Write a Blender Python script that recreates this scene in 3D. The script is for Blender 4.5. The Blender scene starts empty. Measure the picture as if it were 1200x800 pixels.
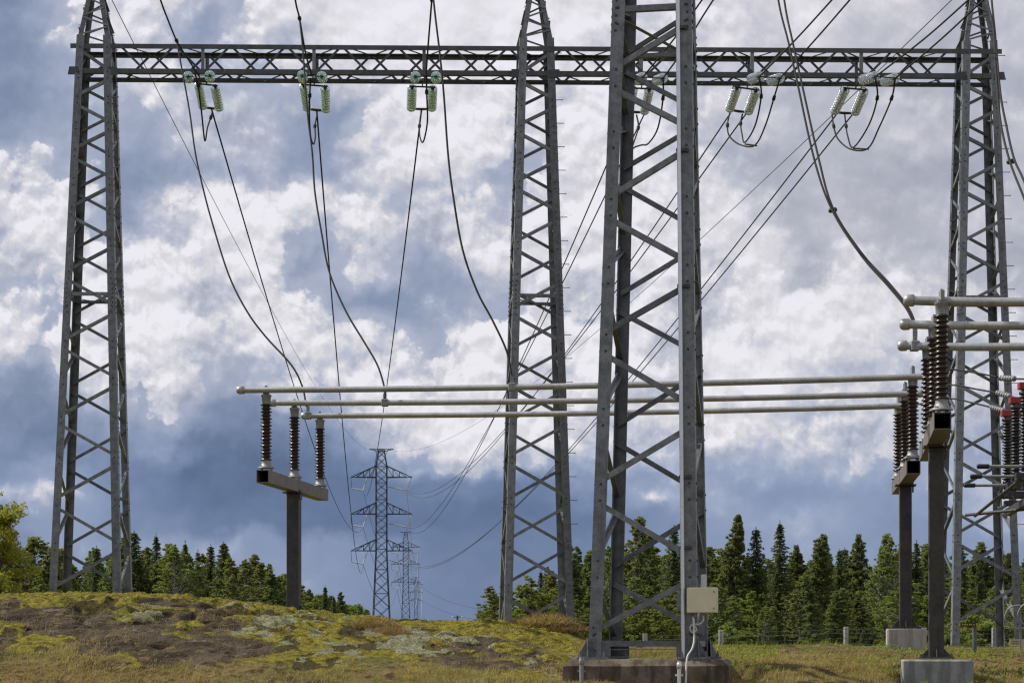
import bpy, math, random
import numpy as np
from mathutils import Vector, Matrix

S = bpy.context.scene
C = S.collection
F, CX, HY = 2323.0, 600.0, 757.0          # focal length in photo pixels, principal column, horizon row


def P(px, py, Z):
    """photo measurement -> metres: x right, y away from the viewer, z above eye level"""
    return Vector(((px - CX) / F * Z, Z, (HY - py) / F * Z))


# ------------------------------------------------------------------ camera
cd = bpy.data.cameras.new('Camera')
cam = bpy.data.objects.new('Camera', cd)
C.objects.link(cam)
cam.location = (0, 0, 0)
cam.rotation_euler = (math.radians(90), 0, 0)
cd.sensor_width = 36
cd.sensor_fit = 'HORIZONTAL'
cd.lens = F / 1200 * 36
cd.shift_y = (HY - 400) / 1200
cd.clip_start = 0.1
cd.clip_end = 20000
S.camera = cam
S.view_settings.view_transform = 'Standard'
S.view_settings.look = 'None'
S.view_settings.gamma = 1
S.view_settings.exposure = 0.0
S.view_settings.use_curve_mapping = False
S.render.engine = 'CYCLES'
S.cycles.max_bounces = 8
S.cycles.transparent_max_bounces = 8
S.cycles.use_denoising = True
S.cycles.filter_width = 1.3

SUN_EL, SUN_AZ = math.radians(45), math.radians(-74)       # behind the switchyard, to the left

# ------------------------------------------------------------------ node helpers


class NT:
    def __init__(self, tree):
        self.t = tree
        self.n = tree.nodes
        self.l = tree.links

    def new(self, typ, **kw):
        nd = self.n.new(typ)
        for k, v in kw.items():
            setattr(nd, k, v)
        return nd

    def put(self, sock, v):
        if isinstance(v, bpy.types.NodeSocket):
            self.l.new(v, sock)
        elif v is not None:
            sock.default_value = v

    def math(self, op, a, b=None, c=None, clamp=False):
        nd = self.new('ShaderNodeMath', operation=op, use_clamp=clamp)
        self.put(nd.inputs[0], a)
        if b is not None:
            self.put(nd.inputs[1], b)
        if c is not None:
            self.put(nd.inputs[2], c)
        return nd.outputs[0]

    def vmath(self, op, a, b=None, out=0, scale=None):
        nd = self.new('ShaderNodeVectorMath', operation=op)
        self.put(nd.inputs[0], a)
        if b is not None:
            self.put(nd.inputs[1], b)
        if scale is not None:
            self.put(nd.inputs['Scale'], scale)
        return nd.outputs[out]

    def remap(self, v, a, b, c=0.0, d=1.0, typ='SMOOTHSTEP'):
        nd = self.new('ShaderNodeMapRange', interpolation_type=typ)
        self.put(nd.inputs[0], v)
        nd.inputs[1].default_value = a
        nd.inputs[2].default_value = b
        nd.inputs[3].default_value = c
        nd.inputs[4].default_value = d
        return nd.outputs[0]

    def fmix(self, f, a, b):
        nd = self.new('ShaderNodeMix', data_type='FLOAT')
        self.put(nd.inputs[0], f)
        self.put(nd.inputs[2], a)
        self.put(nd.inputs[3], b)
        return nd.outputs[0]

    def cmix(self, f, a, b, mode='MIX'):
        nd = self.new('ShaderNodeMix', data_type='RGBA', blend_type=mode)
        self.put(nd.inputs[0], f)
        for s, v in ((nd.inputs[6], a), (nd.inputs[7], b)):
            if isinstance(v, (tuple, list)) and len(v) == 3:
                v = (*v, 1)
            self.put(s, v)
        return nd.outputs[2]

    def ramp(self, v, stops, interp='LINEAR'):
        nd = self.new('ShaderNodeValToRGB')
        self.put(nd.inputs[0], v)
        cr = nd.color_ramp
        cr.interpolation = interp
        while len(cr.elements) < len(stops):
            cr.elements.new(0.5)
        for e, (p, col) in zip(cr.elements, sorted(stops, key=lambda s: s[0])):
            e.position = p
            e.color = (col, col, col, 1) if isinstance(col, (int, float)) else (*col, 1)
        return nd.outputs[0]

    def noise(self, vec, scale, detail=4, rough=0.55, dim='3D', out=0, dist=0.0, lac=2.0):
        nd = self.new('ShaderNodeTexNoise', noise_dimensions=dim)
        self.put(nd.inputs['Vector'], vec)
        nd.inputs['Scale'].default_value = scale
        nd.inputs['Detail'].default_value = detail
        nd.inputs['Roughness'].default_value = rough
        nd.inputs['Lacunarity'].default_value = lac
        nd.inputs['Distortion'].default_value = dist
        return nd.outputs[out]

    def voro(self, vec, scale, detail=0, rough=0.5, feature='F1', dim='3D', out='Distance'):
        nd = self.new('ShaderNodeTexVoronoi', voronoi_dimensions=dim, feature=feature)
        self.put(nd.inputs['Vector'], vec)
        nd.inputs['Scale'].default_value = scale
        nd.inputs['Detail'].default_value = detail
        nd.inputs['Roughness'].default_value = rough
        return nd.outputs[out]


# ------------------------------------------------------------------ world: daylight sky full of cumulus
SKY_ROWS = [
    (-900, [74] * 25),
    (-150, [66, 72, 80, 84, 86, 86, 87, 87, 87, 87, 87, 87, 87, 87, 87, 86, 84, 82, 80, 78, 76, 75, 74, 73, 72]),
    (0, [58, 66, 82, 85, 84, 70, 80, 86, 86, 87, 87, 87, 87, 87, 87, 86, 84, 84, 82, 86, 80, 78, 76, 74, 74]),
    (50, [55, 60, 79, 80, 70, 64, 80, 72, 86, 87, 88, 88, 88, 88, 87, 85, 80, 85, 77, 84, 76, 74, 73, 72, 72]),
    (100, [55, 62, 70, 78, 84, 68, 72, 68, 76, 86, 87, 87, 88, 88, 87, 86, 80, 75, 74, 72, 70, 69, 78, 70, 68]),
    (150, [60, 66, 68, 67, 70, 80, 78, 64, 62, 86, 88, 86, 86, 84, 85, 87, 78, 75, 76, 70, 70, 78, 80, 70, 73]),
    (200, [82, 70, 66, 60, 62, 66, 66, 64, 62, 82, 87, 84, 68, 78, 86, 84, 83, 80, 74, 70, 68, 66, 66, 66, 68]),
    (250, [80, 86, 74, 60, 74, 88, 88, 84, 86, 74, 78, 76, 72, 85, 86, 84, 86, 80, 76, 70, 72, 70, 72, 72, 72]),
    (300, [74, 72, 85, 80, 86, 88, 87, 64, 72, 80, 64, 83, 84, 82, 86, 86, 83, 80, 82, 70, 80, 78, 74, 72, 70]),
    (350, [76, 76, 85, 86, 88, 74, 86, 84, 63, 60, 60, 66, 78, 84, 83, 84, 80, 76, 87, 86, 84, 82, 78, 74, 72]),
    (400, [82, 78, 84, 86, 84, 82, 86, 86, 82, 82, 66, 86, 86, 86, 84, 84, 84, 86, 88, 88, 85, 84, 82, 80, 78]),
    (450, [60, 58, 77, 80, 82, 66, 76, 82, 84, 86, 82, 87, 85, 84, 86, 86, 86, 87, 88, 87, 84, 82, 80, 80, 78]),
    (480, [55, 56, 66, 74, 80, 62, 56, 60, 70, 80, 86, 88, 86, 84, 84, 84, 85, 83, 80, 82, 82, 80, 75, 74, 74]),
    (520, [58, 58, 60, 64, 66, 53, 50, 52, 58, 72, 84, 86, 82, 80, 80, 79, 78, 80, 76, 79, 78, 77, 70, 70, 70]),
    (550, [62, 66, 66, 56, 50, 48, 47, 48, 50, 60, 72, 78, 73, 66, 64, 66, 66, 68, 66, 68, 70, 70, 68, 68, 68]),
    (580, [68, 72, 68, 58, 51, 48, 47, 48, 49, 51, 54, 57, 54, 54, 57, 72, 62, 64, 60, 60, 62, 60, 62, 68, 72]),
    (610, [58, 64, 66, 58, 56, 52, 50, 51, 50, 50, 50, 50, 49, 50, 52, 56, 58, 62, 64, 66, 62, 58, 58, 64, 66]),
    (640, [56, 60, 66, 62, 66, 66, 63, 62, 61, 57, 54, 52, 52, 54, 56, 58, 58, 60, 62, 62, 60, 58, 58, 60, 60]),
    (700, [56, 58, 60, 62, 63, 64, 64, 64, 62, 59, 56, 55, 55, 56, 58, 60, 60, 60, 60, 60, 60, 60, 60, 60, 60]),
]


def make_world():
    # node group: cloud thickness seen in one direction (p in hundreds of photo pixels on the tangent plane)
    g = bpy.data.node_groups.new('cloud_field', 'ShaderNodeTree')
    g.interface.new_socket('P', in_out='INPUT', socket_type='NodeSocketVector')
    for nm in ('cover', 'tone', 'relief'):
        g.interface.new_socket(nm, in_out='OUTPUT', socket_type='NodeSocketFloat')
    N = NT(g)
    gi = N.new('NodeGroupInput')
    go = N.new('NodeGroupOutput')
    p = gi.outputs[0]
    gd = N.vmath('LENGTH', N.vmath('MULTIPLY', N.vmath('SUBTRACT', p, (5.2, -0.6, 0)), (0.30, 0.48, 0)), out=1)
    calm = N.remap(gd, 0.25, 1.0, 0.25, 1.0)
    sp = N.new('ShaderNodeSeparateXYZ')
    N.put(sp.inputs[0], p)
    veil = N.math('MULTIPLY', N.remap(sp.outputs[0], 7.6, 9.4), N.remap(sp.outputs[1], 3.6, 2.4))
    calm = N.math('MULTIPLY', calm, N.math('MULTIPLY_ADD', veil, -0.55, 1.0))
    w1 = N.vmath('SUBTRACT', N.noise(p, 0.9, 3, 0.5, '2D', out=1), (0.5, 0.5, 0.5))
    w2 = N.vmath('SUBTRACT', N.noise(p, 3.2, 5, 0.62, '2D', out=1), (0.5, 0.5, 0.5))
    q = N.vmath('ADD', p, N.vmath('SCALE', w1, scale=0.75))
    q = N.vmath('ADD', q, N.vmath('SCALE', w2, scale=0.30))
    sx = N.new('ShaderNodeSeparateXYZ')
    N.put(sx.inputs[0], q)
    U = N.math('MULTIPLY', sx.outputs[0], 1 / 12)
    V = N.math('MULTIPLY', sx.outputs[1], 100)
    val = None
    prev = None
    for y, row in SKY_ROWS:
        r = N.ramp(U, [(i / 24, v / 100) for i, v in enumerate(row)], 'LINEAR')
        if val is None:
            val = r
        else:
            val = N.fmix(N.remap(V, prev, y), val, r)
        prev = y
    # cauliflower puffs: inverted voronoi cells of falling size
    pw = N.vmath('ADD', p, N.vmath('SCALE', w2, scale=0.26))
    puff = N.voro(pw, 1.35, 4, 0.52, 'F1', '2D')
    puff = N.math('SUBTRACT', 0.5, puff)
    fb = N.math('SUBTRACT', N.noise(p, 2.4, 8, 0.6, '2D'), 0.5)
    low = N.remap(sx.outputs[1], 5.0, 6.0, 1.0, 0.35)
    d = N.math('MULTIPLY', N.math('ADD', N.math('MULTIPLY', puff, 0.165), N.math('MULTIPLY', fb, 0.10)), low)
    N.put(go.inputs[0], N.math('ADD', val, N.math('MULTIPLY', d, calm)))
    N.put(go.inputs[1], val)
    N.put(go.inputs[2], N.math('MULTIPLY', N.math('ADD', puff, N.math('MULTIPLY', fb, 0.25)), calm))

    w = bpy.data.worlds.new('World')
    S.world = w
    w.use_nodes = True
    w.node_tree.nodes.clear()
    N = NT(w.node_tree)
    tc = N.new('ShaderNodeTexCoord')
    s = N.new('ShaderNodeSeparateXYZ')
    N.put(s.inputs[0], tc.outputs['Generated'])
    dy = N.math('MAXIMUM', s.outputs[1], 0.12)
    U = N.math('MULTIPLY_ADD', N.math('DIVIDE', s.outputs[0], dy), F / 100, CX / 100)
    V = N.math('MULTIPLY_ADD', N.math('DIVIDE', s.outputs[2], dy), -F / 100, HY / 100)
    cb = N.new('ShaderNodeCombineXYZ')
    N.put(cb.inputs[0], U)
    N.put(cb.inputs[1], V)
    p = cb.outputs[0]

    def field(v):
        nd = N.new('ShaderNodeGroup')
        nd.node_tree = g
        N.put(nd.inputs[0], v)
        return nd.outputs
    A = field(p)
    B = field(N.vmath('ADD', p, (-0.035, -0.10, 0)))
    cover, tone, relief = A[0], A[1], A[2]
    rgt = N.math('MULTIPLY', N.remap(U, 7.4, 9.4), N.remap(V, 5.4, 4.0))
    soft = N.math('MULTIPLY_ADD', N.remap(N.noise(p, 0.8, 3, 0.5, '2D'), 0.40, 0.66), 0.10, 0.018)
    soft = N.math('MULTIPLY_ADD', rgt, 0.09, soft)
    mr = N.new('ShaderNodeMapRange', interpolation_type='SMOOTHSTEP')
    N.put(mr.inputs[0], cover)
    N.put(mr.inputs[1], N.math('SUBTRACT', 0.68, soft))
    N.put(mr.inputs[2], N.math('ADD', 0.68, soft))
    m = mr.outputs[0]
    emb = N.math('MINIMUM', N.math('MAXIMUM', N.math('SUBTRACT', relief, B[2]), -0.30), 0.30)
    rise = N.math('MINIMUM', N.math('MAXIMUM', N.math('SUBTRACT', cover, B[0]), -0.12), 0.12)
    # open gaps and the dark storm deck: smooth, faintly mottled
    gap = N.math('MINIMUM', tone, 0.715)
    gap = N.math('MULTIPLY_ADD', N.math('SUBTRACT', cover, tone), 0.45, N.math('ADD', gap, N.math('ADD', N.remap(V, 4.2, 5.4, 0.035, -0.024), N.math('MULTIPLY', N.remap(U, 6.5, 9.0), N.remap(V, 4.8, 5.6, 0.0, 0.035)))))
    gap = N.math('MULTIPLY_ADD', rise, 0.12, gap)
    # lit cumulus: bright shoulders, greyer folds
    lit = N.math('MULTIPLY_ADD', N.math('SUBTRACT', tone, 0.80), 0.95, 0.862)
    lit = N.math('MAXIMUM', lit, N.math('MULTIPLY_ADD', rgt, -0.14, 0.80))
    lit = N.math('MULTIPLY_ADD', emb, N.math('MULTIPLY_ADD', rgt, -0.07, 0.20), lit)
    lit = N.math('MULTIPLY_ADD', rise, 0.35, lit)
    gd = N.vmath('LENGTH', N.vmath('MULTIPLY', N.vmath('SUBTRACT', p, (5.2, -0.6, 0)), (0.30, 0.48, 0)), out=1)
    fold = N.remap(N.noise(p, 0.95, 5, 0.52, '2D'), 0.46, 0.72)
    lit = N.math('SUBTRACT', lit, N.math('MULTIPLY', fold, N.remap(gd, 0.25, 1.0, 0.02, 0.10)))
    rim = N.math('MULTIPLY', N.remap(cover, 0.86, 0.74), N.remap(rise, 0.0, 0.06))
    lit = N.math('MULTIPLY_ADD', rim, 0.05, lit)
    lit = N.math('MINIMUM', lit, 0.945)
    L = N.fmix(m, gap, lit)
    Lc = N.fmix(m, gap, N.math('MAXIMUM', lit, 0.80))
    L = N.math('MINIMUM', N.math('MAXIMUM', L, 0.3), 0.95)
    sat = N.remap(N.fmix(0.45, Lc, L), 0.86, 0.46, 0.0, 1.06, 'LINEAR')
    right = N.math('MULTIPLY', N.remap(U, 7.0, 10.0), N.remap(V, 4.6, 3.0))
    sat = N.math('MULTIPLY', sat, N.math('MULTIPLY_ADD', right, -0.45, N.remap(V, 4.6, 5.6, 1.0, 1.22)))
    grey = N.vmath('SCALE', (1.0, 0.988, 1.018), scale=L)
    blue = N.vmath('SCALE', (0.87, 0.99, 1.23), scale=L)
    mx = N.new('ShaderNodeMix', data_type='VECTOR', clamp_factor=False)
    N.put(mx.inputs[0], sat)
    N.put(mx.inputs[4], grey)
    N.put(mx.inputs[5], blue)
    sep = N.new('ShaderNodeSeparateXYZ')
    N.put(sep.inputs[0], mx.outputs[1])
    cc = N.new('ShaderNodeCombineColor')
    for i in range(3):
        N.put(cc.inputs[i], N.math('POWER', sep.outputs[i], 2.25))
    bg1 = N.new('ShaderNodeBackground')
    N.put(bg1.inputs[0], cc.outputs[0])
    bg1.inputs[1].default_value = 1.0
    sky = N.new('ShaderNodeTexSky', sky_type='NISHITA')
    sky.sun_disc = False
    sky.sun_elevation = SUN_EL
    sky.sun_rotation = SUN_AZ
    bg0 = N.new('ShaderNodeBackground')
    N.put(bg0.inputs[0], sky.outputs[0])
    bg0.inputs[1].default_value = 0.08
    ms = N.new('ShaderNodeMixShader')
    ms.inputs[0].default_value = 0.94
    N.put(ms.inputs[1], bg0.outputs[0])
    N.put(ms.inputs[2], bg1.outputs[0])
    out = N.new('ShaderNodeOutputWorld')
    N.put(out.inputs[0], ms.outputs[0])


make_world()

ld = bpy.data.lights.new('sun', 'SUN')
ld.energy = 4.8
ld.angle = math.radians(0.53)
ld.color = (1.0, 0.93, 0.80)
sun = bpy.data.objects.new('sun', ld)
C.objects.link(sun)
sd = Vector((math.sin(SUN_AZ) * math.cos(SUN_EL), math.cos(SUN_AZ) * math.cos(SUN_EL), math.sin(SUN_EL)))
sun.rotation_euler = (-sd).to_track_quat('-Z', 'Y').to_euler()

# ------------------------------------------------------------------ materials
MATS = {}


def mat(name, build):
    m = bpy.data.materials.new(name)
    m.use_nodes = True
    m.node_tree.nodes.clear()
    N = NT(m.node_tree)
    out = N.new('ShaderNodeOutputMaterial')
    sh = build(N)
    N.put(out.inputs[0], sh)
    MATS[name] = m
    return m


def principled(N, col, rough=0.5, metal=0.0, bump=None, bstr=0.3, bdist=0.01, **kw):
    b = N.new('ShaderNodeBsdfPrincipled')
    N.put(b.inputs['Base Color'], (*col, 1) if isinstance(col, tuple) and len(col) == 3 else col)
    N.put(b.inputs['Roughness'], rough)
    N.put(b.inputs['Metallic'], metal)
    for k, v in kw.items():
        N.put(b.inputs[k], v)
    if bump is not None:
        bn = N.new('ShaderNodeBump')
        bn.inputs['Strength'].default_value = bstr
        bn.inputs['Distance'].default_value = bdist
        N.put(bn.inputs['Height'], bump)
        N.put(b.inputs['Normal'], bn.outputs[0])
    return b.outputs[0]


def geo_pos(N):
    return N.new('ShaderNodeNewGeometry').outputs['Position']


def weathered(c1, c2, rough=0.55, metal=0.0, sc=6.0, stain=None, streak=True, vary=0.0):
    def f(N):
        p = geo_pos(N)
        n1 = N.noise(p, sc, 6, 0.65)
        n2 = N.noise(p, sc * 9, 3, 0.6)
        n = N.math('ADD', N.math('MULTIPLY', n1, 0.6), N.math('MULTIPLY', n2, 0.4))
        col = N.cmix(N.remap(n, 0.36, 0.64), c1, c2)
        if streak:
            s = N.noise(N.vmath('MULTIPLY', p, (7.0, 7.0, 0.45)), 1.0, 4, 0.6)
            col = N.cmix(N.math('MULTIPLY', N.remap(s, 0.52, 0.72), 0.45), col, tuple(0.62 * x for x in c1))
        if stain:
            s = N.noise(p, sc * 0.55, 5, 0.7)
            col = N.cmix(N.math('MULTIPLY', N.remap(s, 0.56, 0.74), 0.6), col, stain)
        if vary:
            oi = N.new('ShaderNodeObjectInfo')
            col = N.cmix(1.0, col, N.ramp(oi.outputs['Random'], [(0, 1 - vary), (1, 1 + vary)]), 'MULTIPLY')
        r = N.fmix(n, rough - 0.1, rough + 0.14)
        return principled(N, col, r, metal, bump=n2, bstr=0.15, bdist=0.004)
    return f


mat('galvanised', weathered((0.098, 0.108, 0.111), (0.212, 0.226, 0.228), 0.42, 0.3, 7.0, stain=(0.11, 0.115, 0.108), vary=0.28))
mat('galvanised_old', weathered((0.048, 0.052, 0.053), (0.092, 0.097, 0.096), 0.6, 0.15, 4.0, stain=(0.09, 0.082, 0.068), vary=0.2))
mat('galvanised_bright', weathered((0.66, 0.67, 0.68), (0.78, 0.79, 0.80), 0.34, 0.75, 8.0, streak=False))
mat('post_steel', weathered((0.030, 0.028, 0.026), (0.065, 0.060, 0.052), 0.5, 0.2, 2.5, stain=(0.10, 0.075, 0.048)))
mat('crossbar_steel', weathered((0.125, 0.112, 0.095), (0.215, 0.19, 0.16), 0.5, 0.2, 3.5, stain=(0.20, 0.13, 0.075)))
mat('pylon_steel', weathered((0.028, 0.034, 0.036), (0.048, 0.055, 0.056), 0.65, 0.0, 0.7, streak=False))
mat('aluminium', weathered((0.32, 0.322, 0.312), (0.47, 0.472, 0.455), 0.42, 0.45, 2.2, stain=(0.25, 0.245, 0.23), streak=False))
mat('casting', weathered((0.20, 0.21, 0.21), (0.33, 0.34, 0.34), 0.5, 0.2, 12.0, streak=False))
mat('conductor', lambda N: principled(N, N.cmix(N.noise(geo_pos(N), 3, 4), (0.026, 0.026, 0.025), (0.050, 0.049, 0.047)), 0.75, **{'Specular IOR Level': 0.15}))
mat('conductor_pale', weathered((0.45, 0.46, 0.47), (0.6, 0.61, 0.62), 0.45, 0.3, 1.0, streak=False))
mat('hardware', weathered((0.045, 0.044, 0.042), (0.09, 0.087, 0.082), 0.5, 0.4, 9.0, streak=False))
mat('bolt_steel', weathered((0.035, 0.035, 0.036), (0.07, 0.07, 0.07), 0.5, 0.3, 9.0, streak=False))
mat('red_paint', weathered((0.26, 0.026, 0.024), (0.36, 0.04, 0.034), 0.45, 0.0, 9.0, streak=False))
mat('black_rubber', weathered((0.010, 0.010, 0.011), (0.02, 0.02, 0.021), 0.35, 0.0, 9.0, streak=False))
mat('cream_paint', weathered((0.66, 0.62, 0.40), (0.73, 0.69, 0.46), 0.4, 0.0, 4.0, streak=False))
mat('white_plastic', weathered((0.52, 0.51, 0.47), (0.62, 0.61, 0.57), 0.5, 0.0, 6.0, streak=False))
mat('grey_plastic', weathered((0.22, 0.225, 0.23), (0.30, 0.305, 0.31), 0.45, 0.0, 6.0, streak=False))
mat('yellow_paint', weathered((0.55, 0.36, 0.03), (0.62, 0.42, 0.05), 0.5, 0.0, 8.0, streak=False))
mat('sign_cream', weathered((0.50, 0.44, 0.27), (0.58, 0.51, 0.33), 0.5, 0.0, 8.0, streak=False))
mat('white_string', weathered((0.62, 0.64, 0.64), (0.72, 0.74, 0.74), 0.35, 0.0, 2.0, streak=False))
mat('porcelain', lambda N: principled(N, N.cmix(N.noise(geo_pos(N), 5, 4), (0.022, 0.012, 0.010), (0.045, 0.024, 0.018)), 0.34,
                                      **{'Specular IOR Level': 0.35}))
mat('glass', lambda N: principled(N, (0.74, 0.93, 0.85), 0.10, **{'Transmission Weight': 0.78, 'IOR': 1.5}))
mat('glass_clear', lambda N: principled(N, (0.80, 0.87, 0.88), 0.10, **{'Transmission Weight': 0.75, 'IOR': 1.5}))


def concrete(c1, c2, dark):
    def f(N):
        p = geo_pos(N)
        n1 = N.noise(p, 3.0, 8, 0.65)
        n2 = N.noise(p, 45, 3, 0.6)
        col = N.cmix(N.remap(n1, 0.35, 0.66), c1, c2)
        s = N.noise(N.vmath('MULTIPLY', p, (6, 6, 0.8)), 1.0, 5, 0.65)
        col = N.cmix(N.math('MULTIPLY', N.remap(s, 0.45, 0.62), 0.75), col, dark)
        col = N.cmix(N.math('MULTIPLY', N.remap(n2, 0.56, 0.7), 0.5), col, tuple(0.5 * x for x in c1))
        return principled(N, col, 0.9, 0, bump=N.math('ADD', n1, n2), bstr=0.5, bdist=0.012)
    return f


mat('concrete_old', concrete((0.105, 0.080, 0.055), (0.21, 0.172, 0.128), (0.036, 0.024, 0.014)))
mat('concrete_new', concrete((0.24, 0.245, 0.24), (0.34, 0.345, 0.335), (0.15, 0.15, 0.14)))
mat('concrete_pale', concrete((0.40, 0.38, 0.34), (0.50, 0.475, 0.43), (0.26, 0.24, 0.21)))


def leafy(c1, c2, trans=0.35, rough=0.6, sc=1.6, vary=True):
    def f(N):
        oi = N.new('ShaderNodeObjectInfo')
        tc = N.new('ShaderNodeTexCoord')
        n = N.noise(tc.outputs['Object'], sc, 4, 0.7)
        gi = N.new('ShaderNodeNewGeometry')
        k = N.math('ADD', N.math('MULTIPLY', N.remap(n, 0.3, 0.7), 0.55), N.math('MULTIPLY', gi.outputs['Random Per Island'], 0.45))
        col = N.cmix(k, c1, c2)
        hs = N.new('ShaderNodeHueSaturation')
        N.put(hs.inputs['Color'], col)
        N.put(hs.inputs['Hue'], N.math('MULTIPLY_ADD', oi.outputs['Random'], 0.05, 0.475))
        N.put(hs.inputs['Value'], N.math('MULTIPLY_ADD', oi.outputs['Random'], 0.55, 0.85))
        if vary:
            col = hs.outputs[0]
        d = principled(N, col, rough, **{'Specular IOR Level': 0.25})
        t = N.new('ShaderNodeBsdfTranslucent')
        N.put(t.inputs[0], N.cmix(0.5, col, (0.30, 0.32, 0.04), 'MIX'))
        m = N.new('ShaderNodeMixShader')
        m.inputs[0].default_value = trans
        N.put(m.inputs[1], d)
        N.put(m.inputs[2], t.outputs[0])
        return m.outputs[0]
    return f


mat('spruce_needles', leafy((0.036, 0.060, 0.027), (0.085, 0.120, 0.050), 0.38))
mat('pine_needles', leafy((0.072, 0.108, 0.042), (0.165, 0.205, 0.078), 0.5))
mat('birch_leaves', leafy((0.115, 0.155, 0.048), (0.250, 0.285, 0.090), 0.6))
mat('alder_leaves', leafy((0.110, 0.150, 0.036), (0.215, 0.260, 0.058), 0.55))
mat('yellow_leaves', leafy((0.15, 0.18, 0.03), (0.42, 0.37, 0.05), 0.55))
mat('heather', leafy((0.20, 0.115, 0.055), (0.34, 0.22, 0.11), 0.3, sc=5))
mat('lichen_fronds', leafy((0.24, 0.235, 0.14), (0.46, 0.45, 0.31), 0.2, sc=1.3, vary=False))
mat('weed_leaves', leafy((0.15, 0.21, 0.025), (0.30, 0.38, 0.06), 0.4, sc=3, vary=False))
mat('straw', leafy((0.25, 0.180, 0.070), (0.52, 0.395, 0.175), 0.35, sc=0.7, vary=False))
mat('green_grass', leafy((0.13, 0.165, 0.030), (0.31, 0.325, 0.07), 0.4, sc=0.7, vary=False))
mat('moss_fronds', leafy((0.150, 0.145, 0.026), (0.37, 0.325, 0.045), 0.3, sc=2.2, vary=False))
mat('bark', weathered((0.055, 0.042, 0.032), (0.12, 0.092, 0.07), 0.9, 0, 6.0, streak=False))
mat('birch_bark', weathered((0.28, 0.27, 0.25), (0.42, 0.41, 0.38), 0.8, 0, 3.0, streak=False))

# ------------------------------------------------------------------ mesh builder


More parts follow.
